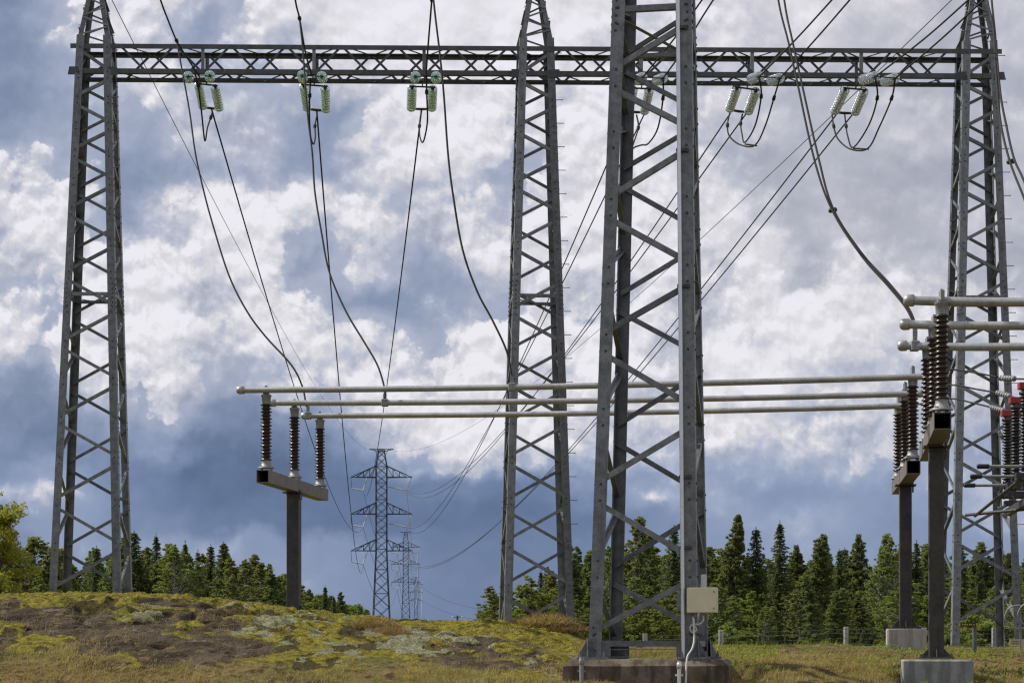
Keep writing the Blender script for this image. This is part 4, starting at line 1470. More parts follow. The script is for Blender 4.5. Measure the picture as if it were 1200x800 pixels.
ZT = BZ - 0.075
bus_support('left T-shaped support with three brown insulators rising behind the moss crest', xz(312, 39.6), xz(375, 44.0), xz(344.5, 41.8), 0.26, 3.50, ZT - 0.02,
            (0.5, 'concrete_pale', 'concrete block hidden behind the moss crest under the left support'), 0.7, gz(*xz(344.5, 41.8)) + 0.05, 0)
bus_support('near right T-shaped support, its dark post standing on the nearest grey concrete block', xz(1103.5, 29.05), xz(1087, 33.5), xz(1097, 31.2), 0.235, 3.40, ZT,
            (0.54, 'concrete_new', 'nearest grey concrete block at the bottom right under the dark post'), 1.1, P(0, 771, 31.2).z, 0)
bus_support('far right T-shaped support, its dark post standing on the pale concrete block', xz(1069.5, 36.7), xz(1053, 41.1), xz(1061, 38.9), 0.235, 3.42, ZT - 0.04,
            (0.36, 'concrete_pale', 'pale upright concrete block under the farther dark post on the right'), 1.1, P(0, 735, 38.9).z, 0)


def bus_tube(label, a, b, r, group, fixings=()):
    a, b = Vector(a), Vector(b)
    d = (b - a).normalized()
    root = thing('busbar', label, 'busbar', tuple(a), group)
    m = MB()
    n = 24
    m.tube([a.lerp(b, i / n) - Vector((0, 0, 0.05 * 4 * (i / n) * (1 - i / n))) for i in range(n + 1)], r, 16, caps=True)
    m.build('tube', 'aluminium', root)
    for e, k in ((a, -1), (b, 1)):
        MB().lathe(e - d * k * 0.05, d * k, [(0, r * 1.02), (0.0, r * 1.32), (0.09, r * 1.36), (0.13, r * 1.15), (0.15, r * 0.7), (0.155, 0.01)], 16).build('end_cap', 'aluminium', root)
    for px, up in fixings:
        t = 0.5
        lo, hi = 0.0, 1.0
        for _ in range(40):
            t = (lo + hi) / 2
            q = a.lerp(b, t)
            if CX + F * q.x / q.y < px:
                lo = t
            else:
                hi = t
        q = a.lerp(b, t) - Vector((0, 0, 0.05 * 4 * t * (1 - t)))
        m = MB()
        m.box(q, 0.07, r + 0.012, r + 0.016, 0.01)
        for dx in (-0.045, 0, 0.045):
            for dz in (-1, 1):
                m.bolt(q + Vector((dx, -r - 0.012, dz * (r - 0.008))), (0, -1, 0), 0.012, 0.012)
        m.box(q + Vector((0, 0, r + up / 2 + 0.014)), 0.035, 0.012, up / 2)
        for k in range(max(2, int(up / 0.07))):
            for dx in (-0.018, 0.018):
                m.bolt(q + Vector((dx, -0.012, r + 0.05 + 0.06 * k)), (0, -1, 0), 0.009, 0.01)
        m.build('connector', 'casting', root)
    return root


R1 = 0.060
bus_tube('top one of three long pale tubes, ending farthest left', P(283, 457, 39.6), P(1084, 441, 36.55), R1, 'long busbar tubes', [(600, 0.14)])
bus_tube('middle one of the three long pale tubes', P(320, 472, 41.8), P(1076, 461, 38.75), R1, 'long busbar tubes', [(451, 0.12)])
bus_tube('lowest one of the three long pale tubes, beside a vertical clamp', P(358, 487, 44.0), P(1068, 475, 40.9), R1, 'long busbar tubes', [(361, 0.25)])
bus_tube('top thick tube at the right edge above the near insulator', P(1067, 352, 29.3), P(1420, 347, 27.9), 0.068, 'thick tubes at the right edge', [])
bus_tube('middle thick tube at the right edge', P(1062, 380, 31.4), P(1400, 375, 30.0), 0.068, 'thick tubes at the right edge', [])
bus_tube('lowest thick tube at the right edge, with a bolted connector plate', P(1059, 405, 33.5), P(1380, 400, 32.1), 0.068, 'thick tubes at the right edge', [(1072, 0.34)])

# ------------------------------------------------------------------ disconnector at the right edge
DZ = [34.0, 36.0, 38.0]
DX = [8.95, 9.05, 9.14]
DX = [(1201.5 - CX) / F * 34.0, (1190.5 - CX) / F * 36.0, (1180.5 - CX) / F * 38.0]
root = thing('disconnector', 'switch with black ribbed insulators and red caps at the right edge', 'disconnector', (DX[1] + 0.5, 36, gz(9.5, 36)))
ztop = 4.46
for i in range(3):
    x, y = DX[i], DZ[i]
    m = MB()
    prof = [(0.0, 0.075)]
    n = 22
    H = 1.30
    for k in range(n):
        t = H * (k + 0.2) / n
        p = H / n
        prof += [(t, 0.06), (t + 0.2 * p, 0.105 if k % 2 else 0.09), (t + 0.4 * p, 0.105 if k % 2 else 0.09), (t + 0.7 * p, 0.06)]
    prof += [(H, 0.075)]
    ins = m.lathe((x, y, ztop - H - 0.16), (0, 0, 1), prof, 16).build('black_insulator', 'black_rubber', root)
    MB().lathe((x, y, ztop - 0.17), (0, 0, 1), [(0, 0.06), (0.03, 0.11), (0.08, 0.10), (0.09, 0.07), (0.10, 0.07)], 14).build('insulator_neck', 'hardware', ins)
    m = MB()
    m.box((x + 0.28, y, ztop), 0.40, 0.075, 0.06, 0.008)
    m.build('red_cap', 'red_paint', root)
    m = MB()
    m.tube([(x - 0.72, y - 0.05, ztop - 1.38), (x + 1.1, y - 0.05, ztop - 1.38)], 0.028, 8)
    rod = m.build('drive_rod', 'casting', root)
    MB().lathe((x - 0.84, y - 0.05, ztop - 1.38), (1, 0, 0), [(0, 0.032), (0.01, 0.043), (0.2, 0.043), (0.21, 0.03)], 10).build('rod_end', 'black_rubber', rod)
    m = MB()
    m.box((x + 0.45, y, ztop - 1.56), 0.62, 0.09, 0.07, 0.01)
    m.box((x + 0.30, y, ztop - 1.72), 0.36, 0.07, 0.05, 0.01)
    m.tube([(x - 0.1, y - 0.1, ztop - 1.62), (x + 0.16, y + 0.05, ztop - 1.44)], 0.04, 8)
    m.build('pole_frame', 'bolt_steel', root)
m = MB()
for dx in (0.15, 0.85):
    m.bar((DX[0] + dx, 33.4, ztop - 1.86), (DX[2] + dx, 38.6, ztop - 1.86), 0.11, 0.13)
m.build('base_beam', 'hardware', root)
m = MB()
m.tube([(DX[2] - 0.75, 38.2, ztop - 1.93), (DX[1] + 0.6, 36.0, ztop - 1.93)], 0.03, 8)
m.tube([(DX[2] - 0.62, 38.0, ztop - 1.96), (DX[0] + 0.1, 33.6, ztop - 1.40)], 0.03, 8)
m.build('linkage_rod', 'hardware', root)
for y in (33.9, 38.1):
    x = DX[1] + 0.95
    m = MB()
    m.box((x, y, (ztop - 1.94 + gz(x, y)) / 2), 0.1, 0.1, (ztop - 1.94 - gz(x, y)) / 2 + 0.1, 0.01)
    m.build('support_post', 'post_steel', root)

for i, (px, Za, Zb) in enumerate(([[(1090, 439), (1113, 433), (1145, 437), (1176, 443), (1201, 444)], 36.6, 34.0], [[(1082, 459), (1113, 451), (1145, 456), (1172, 461), (1190, 466)], 38.7, 36.0],
                                  [[(1074, 474), (1113, 467), (1140, 472), (1165, 478), (1180, 482)], 40.8, 38.0])):
    q = zpath(px, Za, Zb)
    o = cable('jumper_cable', f'{["upper", "middle", "lower"][i]} of three sagging cables running to the red-capped insulators', 'cable', q, 0.018, 'cables to the red-capped switch')
    m = MB()
    e, d = q[-2], (q[-1] - q[-2]).normalized()
    for k in range(6):
        m.lathe(e + d * (0.075 * k - 0.1), d, [(0, 0.03), (0.015, 0.052), (0.045, 0.052), (0.06, 0.03)], 8)
    m.build('end_clamp', 'casting', o)

# ------------------------------------------------------------------ small things by the near tower and the right edge
q = P(818, 703, 31.25)
box = thing('junction_box', 'cream metal box bolted to the right leg of the large near tower', 'electrical box', (q.x, q.y, q.z - 0.2), None)
bw, bh = 0.235, 0.20
yaw = Matrix.Rotation(math.radians(-16), 3, 'Z')
ax, ay = yaw @ Vector((1, 0, 0)), yaw @ Vector((0, 1, 0))
q = q + Vector((0.04, -0.15, 0))
MB().box(q + ay * 0.09, ax * bw, ay * 0.09, Vector((0, 0, bh)), 0.012).build('housing', 'cream_paint', box)
m = MB()
m.box(q - ay * 0.018, ax * (bw - 0.006), ay * 0.016, Vector((0, 0, bh - 0.006)), 0.006)
lid = m.build('door', 'cream_paint', box)
m = MB()
for sz in (-1, 1):
    m.box(q + ax * (bw - 0.03) + Vector((0, 0, sz * 0.13)) - ay * 0.038, ax * 0.010, ay * 0.005, Vector((0, 0, 0.014)))
m.build('latch', 'casting', lid)
m = MB()
m.box(q - ax * (bw + 0.09) + ay * 0.10 + Vector((0, 0, -0.02)), ax * 0.09, ay * 0.006, Vector((0, 0, 0.14)))
m.build('mounting_bracket', 'galvanised', box)
m = MB()
m.box(q + ax * 0.0 + ay * 0.20 + Vector((0, 0, 0.29)), ax * 0.045, ay * 0.006, Vector((0, 0, 0.12)))
m.build('mounting_strap', 'white_plastic', box)
m = MB()
for dx in (-0.12, 0.0):
    m.lathe(q + ax * dx + ay * 0.09 + Vector((0, 0, -bh - 0.07)), (0, 0, 1), [(0, 0.018), (0.02, 0.028), (0.06, 0.028), (0.075, 0.022)], 8)
m.build('cable_gland', 'grey_plastic', box)
loop = [(812, 722), (813, 730), (816, 737), (812, 741), (808.5, 736), (812, 731), (819, 731), (824, 727), (824.5, 721)]
cable('looped_cable', 'pale cable coiled in a loop under the cream box', 'cable', zpath(loop, 31.2, 31.15), 0.014, 'cables under the cream box', 'white_plastic', n=8)
dn = [(813, 724), (813, 736), (813.5, 750), (811, 760), (806, 768), (804.5, 778), (804, 792), (803, 812)]
cable('hanging_cable', 'long pale cable running from the cream box down the foundation', 'cable', zpath(dn, 31.15, 30.75), 0.016, 'cables under the cream box', 'white_plastic', n=8)
for lab, px, ytop in (('grey plastic conduit at the left corner of the stained foundation', 681.5, 769), ('grey plastic conduit beside the pale cable on the foundation', 796, 774)):
    a = P(px, ytop, 30.85)
    m = MB()
    m.tube([a, (a.x, a.y, -1.0)], 0.033, 12)
    m.lathe((a.x, a.y, a.z - 0.12), (0, 0, 1), [(0, 0.034), (0.005, 0.041), (0.08, 0.041), (0.09, 0.034)], 12)
    m.box((a.x, a.y + 0.05, a.z - 0.22), 0.06, 0.02, 0.015)
    tag(m.build('cable_conduit', 'grey_plastic' if px < 700 else 'galvanised_bright'), lab, 'conduit', 'conduits on the foundation')

# yellow and black marker sign on a short post
q = P(1142, 735, 36.5)
g0 = gz(q.x, q.y)
sg = thing('marker_sign', 'narrow black and yellow sign strip on a short grey post by the right tower', 'sign', (q.x, q.y, g0 - 0.2))
MB().tube([(q.x, q.y, g0 - 0.3), (q.x, q.y, q.z)], 0.042, 12).build('post', 'galvanised', sg)
c = P(1134.5, 731.3, 36.4)
pl = MB().box(c, 0.19, 0.008, 0.030).build('sign_plate', 'black_rubber', sg)
m = MB()
for dx, w in ((-0.165, 0.019), (0.165, 0.019)):
    m.box(c + Vector((dx, -0.0095, 0)), w, 0.001, 0.026)
m.build('yellow_panel', 'yellow_paint', pl)
m = MB()
random.seed(11)
x = -0.115
while x < 0.125:
    w = random.choice((0.006, 0.009, 0.012))
    m.box(c + Vector((x + w, -0.0095, random.uniform(-.003, .003))), w, 0.001, random.choice((0.013, 0.016)))
    x += 2 * w + random.choice((0.006, 0.01, 0.022))
m.build('worn_lettering', 'yellow_paint', pl)

# pale warning plate, cable loops and slanting rails at the right edge
c = P(1191.5, 752.5, 37.5)
wp = thing('warning_plate', 'small cream plate with two dark text lines at the right edge', 'sign', (c.x, c.y, c.z - 0.1))
MB().box(c, 0.135, 0.006, 0.066).build('plate', 'sign_cream', wp)
m = MB()
for dz, n0 in ((0.022, 7), (-0.018, 6)):
    x = -0.10
    for k in range(n0):
        w = random.choice((0.007, 0.010, 0.013))
        m.box(c + Vector((x + w, -0.0075, dz)), w, 0.001, 0.009)
        x += 2 * w + 0.008
m.build('worn_lettering', 'hardware', wp)
MB().bar((c.x + 0.16, c.y + 0.02, c.z + 0.12), (c.x + 0.16, c.y + 0.02, gz(c.x, c.y) - 0.2), 0.03).build('stake', 'galvanised', wp)
cr = thing('cable_ramp', 'slanting steel rails leading up from the ground at the right edge', 'cable ramp', P(1180, 786, 36.5))
for k in range(3):
    a = P(1174 + 8.5 * k, 785 + 1.5 * k, 36.6 - 0.3 * k)
    b = P(1196 + 10 * k, 764 - 0.5 * k, 37.4 - 0.3 * k)
    MB().bar(a, b, 0.055, 0.07).build('rail', 'galvanised', cr)
MB().bar(P(1177, 783, 36.4), P(1201, 790, 36.0), 0.04, 0.04).build('cross_strut', 'galvanised', cr)
b = P(1208, 764, 37.3)
MB().bar(b, (b.x, b.y, gz(b.x, b.y) - 0.2), 0.06).build('stand_leg', 'galvanised', cr)
lp = [(1196, 761), (1195, 740), (1186, 733), (1178, 725), (1180, 715), (1187, 710), (1196, 709), (1206, 712)]
cable('cable_loop', 'left of two bent pale cable loops at the right edge', 'cable', zpath(lp, 37.3, 37.0), 0.015, 'cable loops at the right edge', 'grey_plastic', n=8)
lp = [(1201, 762), (1203, 738), (1197, 728), (1193, 720), (1196, 712), (1203, 706), (1214, 704)]
cable('cable_loop', 'right of two bent pale cable loops at the right edge', 'cable', zpath(lp, 36.6, 36.3), 0.015, 'cable loops at the right edge', 'grey_plastic', n=8)

# ------------------------------------------------------------------ fence beyond the clearing
ZF = 80.0
fn = thing('wire_fence', 'low wire fence with pale concrete posts in front of the right forest', 'fence', P(920, 770, ZF))
fx = [(756, 742, 76), (845, 738, 78), (991.5, 734, 80), (1083, 735, 81), (1165, 735, 82), (1262, 735, 83)]
tops = []
for px, yt, Z in fx:
    t = P(px, yt, Z)
    MB().box((t.x, t.y, (t.z + gz(t.x, t.y) - 0.3) / 2), 0.085, 0.085, (t.z - gz(t.x, t.y) + 0.3) / 2, 0.01).build('post', 'concrete_pale', fn)
    tops.append(t)
for dz in (-0.09, -0.25, -0.46, -0.68):
    m = MB()
    for a, b in zip(tops, tops[1:]):
        m.tube([a + Vector((0, -0.09, dz)), (a + b) / 2 + Vector((0, -0.09, dz - 0.03)), b + Vector((0, -0.09, dz))], 0.008, 5)
    m.build('strand_wire', 'galvanised', fn)
m = MB()
for a, b in zip(tops, tops[1:]):
    n = int((b - a).length / 0.17)
    for k in range(n):
        for s in (0, 1):
            t0, t1 = (k + s) / n, (k + 1 - s) / n
            zb0 = 0.62
            for h in range(4):
                u0, u1 = h / 4, (h + 1) / 4
                s0 = t0 if h % 2 == 0 else t1
                s1 = t1 if h % 2 == 0 else t0
                m.bar(a.lerp(b, s0) + Vector((0, -0.09, -0.68 - zb0 * u0)), a.lerp(b, s1) + Vector((0, -0.09, -0.68 - zb0 * u1)), 0.007)
tag(m.build('chain_link_mesh', 'galvanised_old', fn), kind='stuff')

# ------------------------------------------------------------------ vegetation
def np_mesh(name, verts, nper, material, smooth=False):
    """mesh of separate polygons, nper corners each; verts (n*nper, 3)"""
    n = len(verts) // nper
    me = bpy.data.meshes.new(name)
    me.vertices.add(n * nper)
    me.vertices.foreach_set('co', np.asarray(verts, np.float32).ravel())
    me.loops.add(n * nper)
    me.loops.foreach_set('vertex_index', np.arange(n * nper))
    me.polygons.add(n)
    me.polygons.foreach_set('loop_start', np.arange(0, n * nper, nper))
    me.update()
    me.materials.append(MATS[material])
    return me


def cards(c, d, w, L, W, droop=0.0, rng=None):
    """diamond-shaped sprays: c centres (n,3), d unit directions, w unit width vectors, L, W sizes"""
    L, W = L[:, None], W[:, None]
    a = c - d * L * 0.5
    b = c + w * W * 0.5 - d * L * 0.05
    e = c + d * L * 0.5
    e[:, 2] -= droop * L[:, 0]
    f = c - w * W * 0.5 - d * L * 0.05
    return np.stack([a, b, e, f], 1).reshape(-1, 3)


def unit(v):
    return v / np.maximum(np.linalg.norm(v, axis=-1, keepdims=True), 1e-9)


def limb_mesh(name, paths, material, n=6):
    mb = MB()
    for pts, r in paths:
        mb.tube(pts, r, n)
    me = bpy.data.meshes.new(name)
    me.from_pydata(mb.v, [], mb.f)
    me.polygons.foreach_set('use_smooth', mb.s)
    me.materials.append(MATS[material])
    me.update()
    return me


def spruce_meshes(seed, h, r, bare=0.06, dens=1.0, sharp=0.85):
    rng = np.random.default_rng(seed)
    cs, ds, ws, Ls, Ws = [], [], [], [], []
    limbs = [([(0, 0, -0.5), (0, 0, h * 0.5), (0, 0, h * 0.98)], [0.018 * h, 0.010 * h, 0.004])]
    z = h * bare
    while z < h * 0.985:
        t = z / h
        rad = r * (1 - t) ** sharp * (0.78 + 0.3 * rng.random())
        nb = max(4, int(7 * dens * (0.6 + 0.5 * (1 - t))))
        a0 = rng.random() * 6.28
        for k in range(nb):
            a = a0 + 6.283 * k / nb + rng.normal(0, 0.25)
            L = rad * (0.6 + 0.5 * rng.random()) + 0.10
            lift = 0.55 * (t - 0.30) + rng.normal(0, 0.08)
            n = max(4, int(L / 0.085))
            s = (np.arange(n) + 0.6) / n
            out = np.array([math.cos(a), math.sin(a), 0.0])
            sd = np.array([-math.sin(a), math.cos(a), 0.0])
            p = out[None] * (L * s)[:, None]
            p[:, 2] = z + L * (lift * s - 0.38 * s * s + 0.22 * s ** 4) + rng.normal(0, 0.02, n)
            if L > 0.9 and k % 2 == 0:
                limbs.append(([(0, 0, z), tuple(p[n // 2]), tuple(p[-1])], [0.018, 0.012, 0.004]))
            for sg in (-1, 1, 0):
                if sg == 0:
                    c = p
                    d = unit(out[None] + rng.normal(0, 0.18, (n, 3)) + np.array([0, 0, -0.25]))
                    w = unit(np.cross(d, rng.normal(0, 1, (n, 3))))
                    ln = 0.17 + 0.12 * rng.random(n)
                else:
                    wd = (1 - s * 0.72) * min(L, 1.5) * 0.30
                    c = p + sd[None] * (sg * wd * rng.uniform(0.3, 1.0, n))[:, None]
                    c[:, 2] -= 0.10 * wd + 0.10 * rng.random(n)
                    d = unit(out[None] * 0.7 + sd[None] * sg * 0.7 + rng.normal(0, 0.25, (n, 3)) + np.array([0, 0, -0.5]))
                    w = unit(np.cross(d, rng.normal(0, 1, (n, 3))))
                    ln = 0.14 + 0.18 * rng.random(n) * (1 - 0.4 * s)
                cs.append(c)
                ds.append(d)
                ws.append(w)
                Ls.append(ln)
                Ws.append(ln * (0.34 + 0.2 * rng.random(n)))
        z += h * 0.019 * (1.25 - 0.55 * t) + rng.random() * 0.05
    # leader
    n = 14
    c = np.zeros((n, 3))
    c[:, 2] = np.linspace(h * 0.95, h * 1.01, n)
    cs.append(c)
    ds.append(unit(rng.normal(0, 0.5, (n, 3)) + np.array([0, 0, 0.6])))
    ws.append(unit(rng.normal(0, 1, (n, 3))))
    Ls.append(np.full(n, 0.22))
    Ws.append(np.full(n, 0.07))
    v = cards(np.concatenate(cs), np.concatenate(ds), np.concatenate(ws), np.concatenate(Ls), np.concatenate(Ws), 0.12)
    return limb_mesh('trunk', limbs, 'bark'), np_mesh('crown', v, 4, 'spruce_needles')


def clump_tree(seed, h, r, leafmat, barkmat, bare=0.25, nclump=46, leaf=0.13, per=85, top=0.0, upright=0.0, gap=0.5, spread=0.42, narrow=1.0, multi=1):
    """broadleaf or pine: limbs carrying leaf clumps spread through an uneven crown"""
    rng = np.random.default_rng(seed)
    limbs, cs, ns = [], [], []
    stems = []
    for m in range(multi):
        lean = rng.normal(0, 0.05 * h, 2) if multi == 1 else rng.normal(0, 0.14 * h, 2)
        hh = h * (1 if m == 0 else rng.uniform(0.75, 0.95))
        pts = [(0, 0, -0.4), (lean[0] * 0.25, lean[1] * 0.25, hh * 0.35), (lean[0] * 0.6, lean[1] * 0.6, hh * 0.7), (lean[0], lean[1], hh * 0.97)]
        limbs.append((pts, [0.014 * h + 0.02, 0.011 * h, 0.006 * h, 0.008]))
        stems.append((np.array(pts), hh))
    lobes = rng.uniform(0, 6.28, 5)
    for k in range(nclump):
        pts, hh = stems[k % multi]
        t = bare + (1 - bare) * ((k + rng.random()) / nclump)
        i = 0 if t < 0.35 else (1 if t < 0.7 else 2)
        t0, t1 = (0, .35, .7, .97)[i], (0, .35, .7, .97)[i + 1]
        base = pts[i] + (pts[i + 1] - pts[i]) * min(1, (t - t0) / (t1 - t0))
        u = (t - bare) / (1 - bare)
        prof = (math.sin(math.pi * min(1, (u * 0.86 + 0.14)) ** narrow) ** 0.75) * (1 - 0.25 * u ** 2.5) if top == 0 else (1 - u) ** 0.62 * (0.45 + 0.55 * min(1, u / 0.2))
        a = rng.random() * 6.283
        lob = 0.72 + 0.28 * math.sin(3 * a + lobes[0] + 4 * u) * math.sin(2 * a + lobes[1])
        R = r * prof * lob * (rng.uniform(0.45, 1.0) ** 0.6)
        tip = base + np.array([math.cos(a) * R, math.sin(a) * R, R * (0.25 + upright) * (1.1 - 0.6 * u) + rng.normal(0, 0.05 * h) * (1 - 0.7 * u)])
        tip[2] = min(tip[2], h * 1.0)
        cs.append(tip)
        if R > 0.35:
            mid = base * 0.5 + tip * 0.5
            mid[2] -= 0.1 * R
            b0 = base.copy()
            b0[2] -= 0.25 * R
            limbs.append(([tuple(b0), tuple(mid), tuple(tip)], [0.028, 0.018, 0.006]))
            cs.append(base * 0.4 + tip * 0.6 + rng.normal(0, 0.15 * R, 3))
        ns.append(prof)
    cs = np.array(cs)
    sz = r * spread * rng.uniform(0.5, 1.15, len(cs)) * (0.6 + 0.4 * (1 - np.clip(cs[:, 2] / h, 0, 1)))
    P_, D_, W_, L_ = [], [], [], []
    for c, s in zip(cs, sz):
        n = int(per * rng.uniform(0.5, 1.3))
        g = rng.normal(0, 1, (n, 3))
        g = unit(g) * (rng.random(n) ** gap)[:, None]
        p = c + g * s * np.array([1, 1, 0.62])
        P_.append(p)
        D_.append(unit(rng.normal(0, 1, (n, 3)) + np.array([0, 0, upright - 0.2])))
        W_.append(rng.normal(0, 1, (n, 3)))
        L_.append(leaf * rng.uniform(0.7, 1.5, n))
    p, d, L = np.concatenate(P_), np.concatenate(D_), np.concatenate(L_)
    w = unit(np.cross(d, np.concatenate(W_)))
    v = cards(p, d, w, L, L * (0.75 if leafmat != 'pine_needles' else 0.36), 0.1)
    return limb_mesh('trunk', limbs, barkmat), np_mesh('crown', v, 4, leafmat)


PROTO = {}
for i in range(4):
    PROTO['spruce', i] = (10.0, spruce_meshes(100 + i, 10.0, [1.75, 2.1, 1.55, 2.3][i], 0.05, 1.0, [0.85, 0.75, 0.95, 0.8][i]))
for i in range(4):
    PROTO['pine', i] = (10.0, clump_tree(200 + i, 10.0, [2.1, 2.4, 1.9, 2.6][i], 'pine_needles', 'bark', [0.06, 0.14, 0.05, 0.18][i], 250, 0.17, 56, top=1, upright=0.45, spread=0.135))
for i in range(4):
    PROTO['birch', i] = (10.0, clump_tree(300 + i, 10.0, [2.0, 2.3, 1.8, 2.5][i], 'birch_leaves', 'birch_bark', [0.12, 0.2, 0.15, 0.2][i], 240, 0.105, 62, upright=0.6, spread=0.14))
for i in range(3):
    PROTO['alder', i] = (6.0, clump_tree(400 + i, 6.0, [1.8, 2.1, 1.6][i], 'alder_leaves', 'bark', 0.06, 170, 0.10, 66, spread=0.17, multi=2))
for i in range(2):
    PROTO['bush', i] = (2.5, clump_tree(500 + i, 2.5, [1.1, 1.3][i], 'alder_leaves', 'bark', 0.02, 36, 0.12, 90, spread=0.42, multi=3))
PROTO['young_spruce', 0] = (3.0, spruce_meshes(150, 3.0, 0.95, 0.03, 1.1, 0.9))

CAT = {'spruce': 'spruce tree', 'pine': 'pine tree', 'birch': 'birch tree', 'alder': 'leafy tree', 'bush': 'bush', 'young_spruce': 'young spruce'}
trng = random.Random(77)


def tree(kind, var, x, y, h, label, group, wide=1.0, rot=None):
    ph, (tm, cm) = PROTO[kind, var]
    k = h / ph
    z = gz(x, y)
    nm = {'alder': 'leafy_tree', 'bush': 'bush', 'young_spruce': 'young_spruce'}.get(kind, kind + '_tree')
    o = thing(nm, label, CAT[kind], (x, y, z), group)
    o.rotation_euler = (0, 0, trng.uniform(0, 6.283) if rot is None else rot)
    o.scale = (k * wide, k * wide, k)
    for part, me in (('trunk', tm), ('crown', cm)):
        c = bpy.data.objects.new(part, me)
        C.objects.link(c)
        c.parent = o
    return o


GR, GL, GC = 'trees of the forest edge on the right', 'trees beyond the moss crest on the left', 'trees along the clearing'
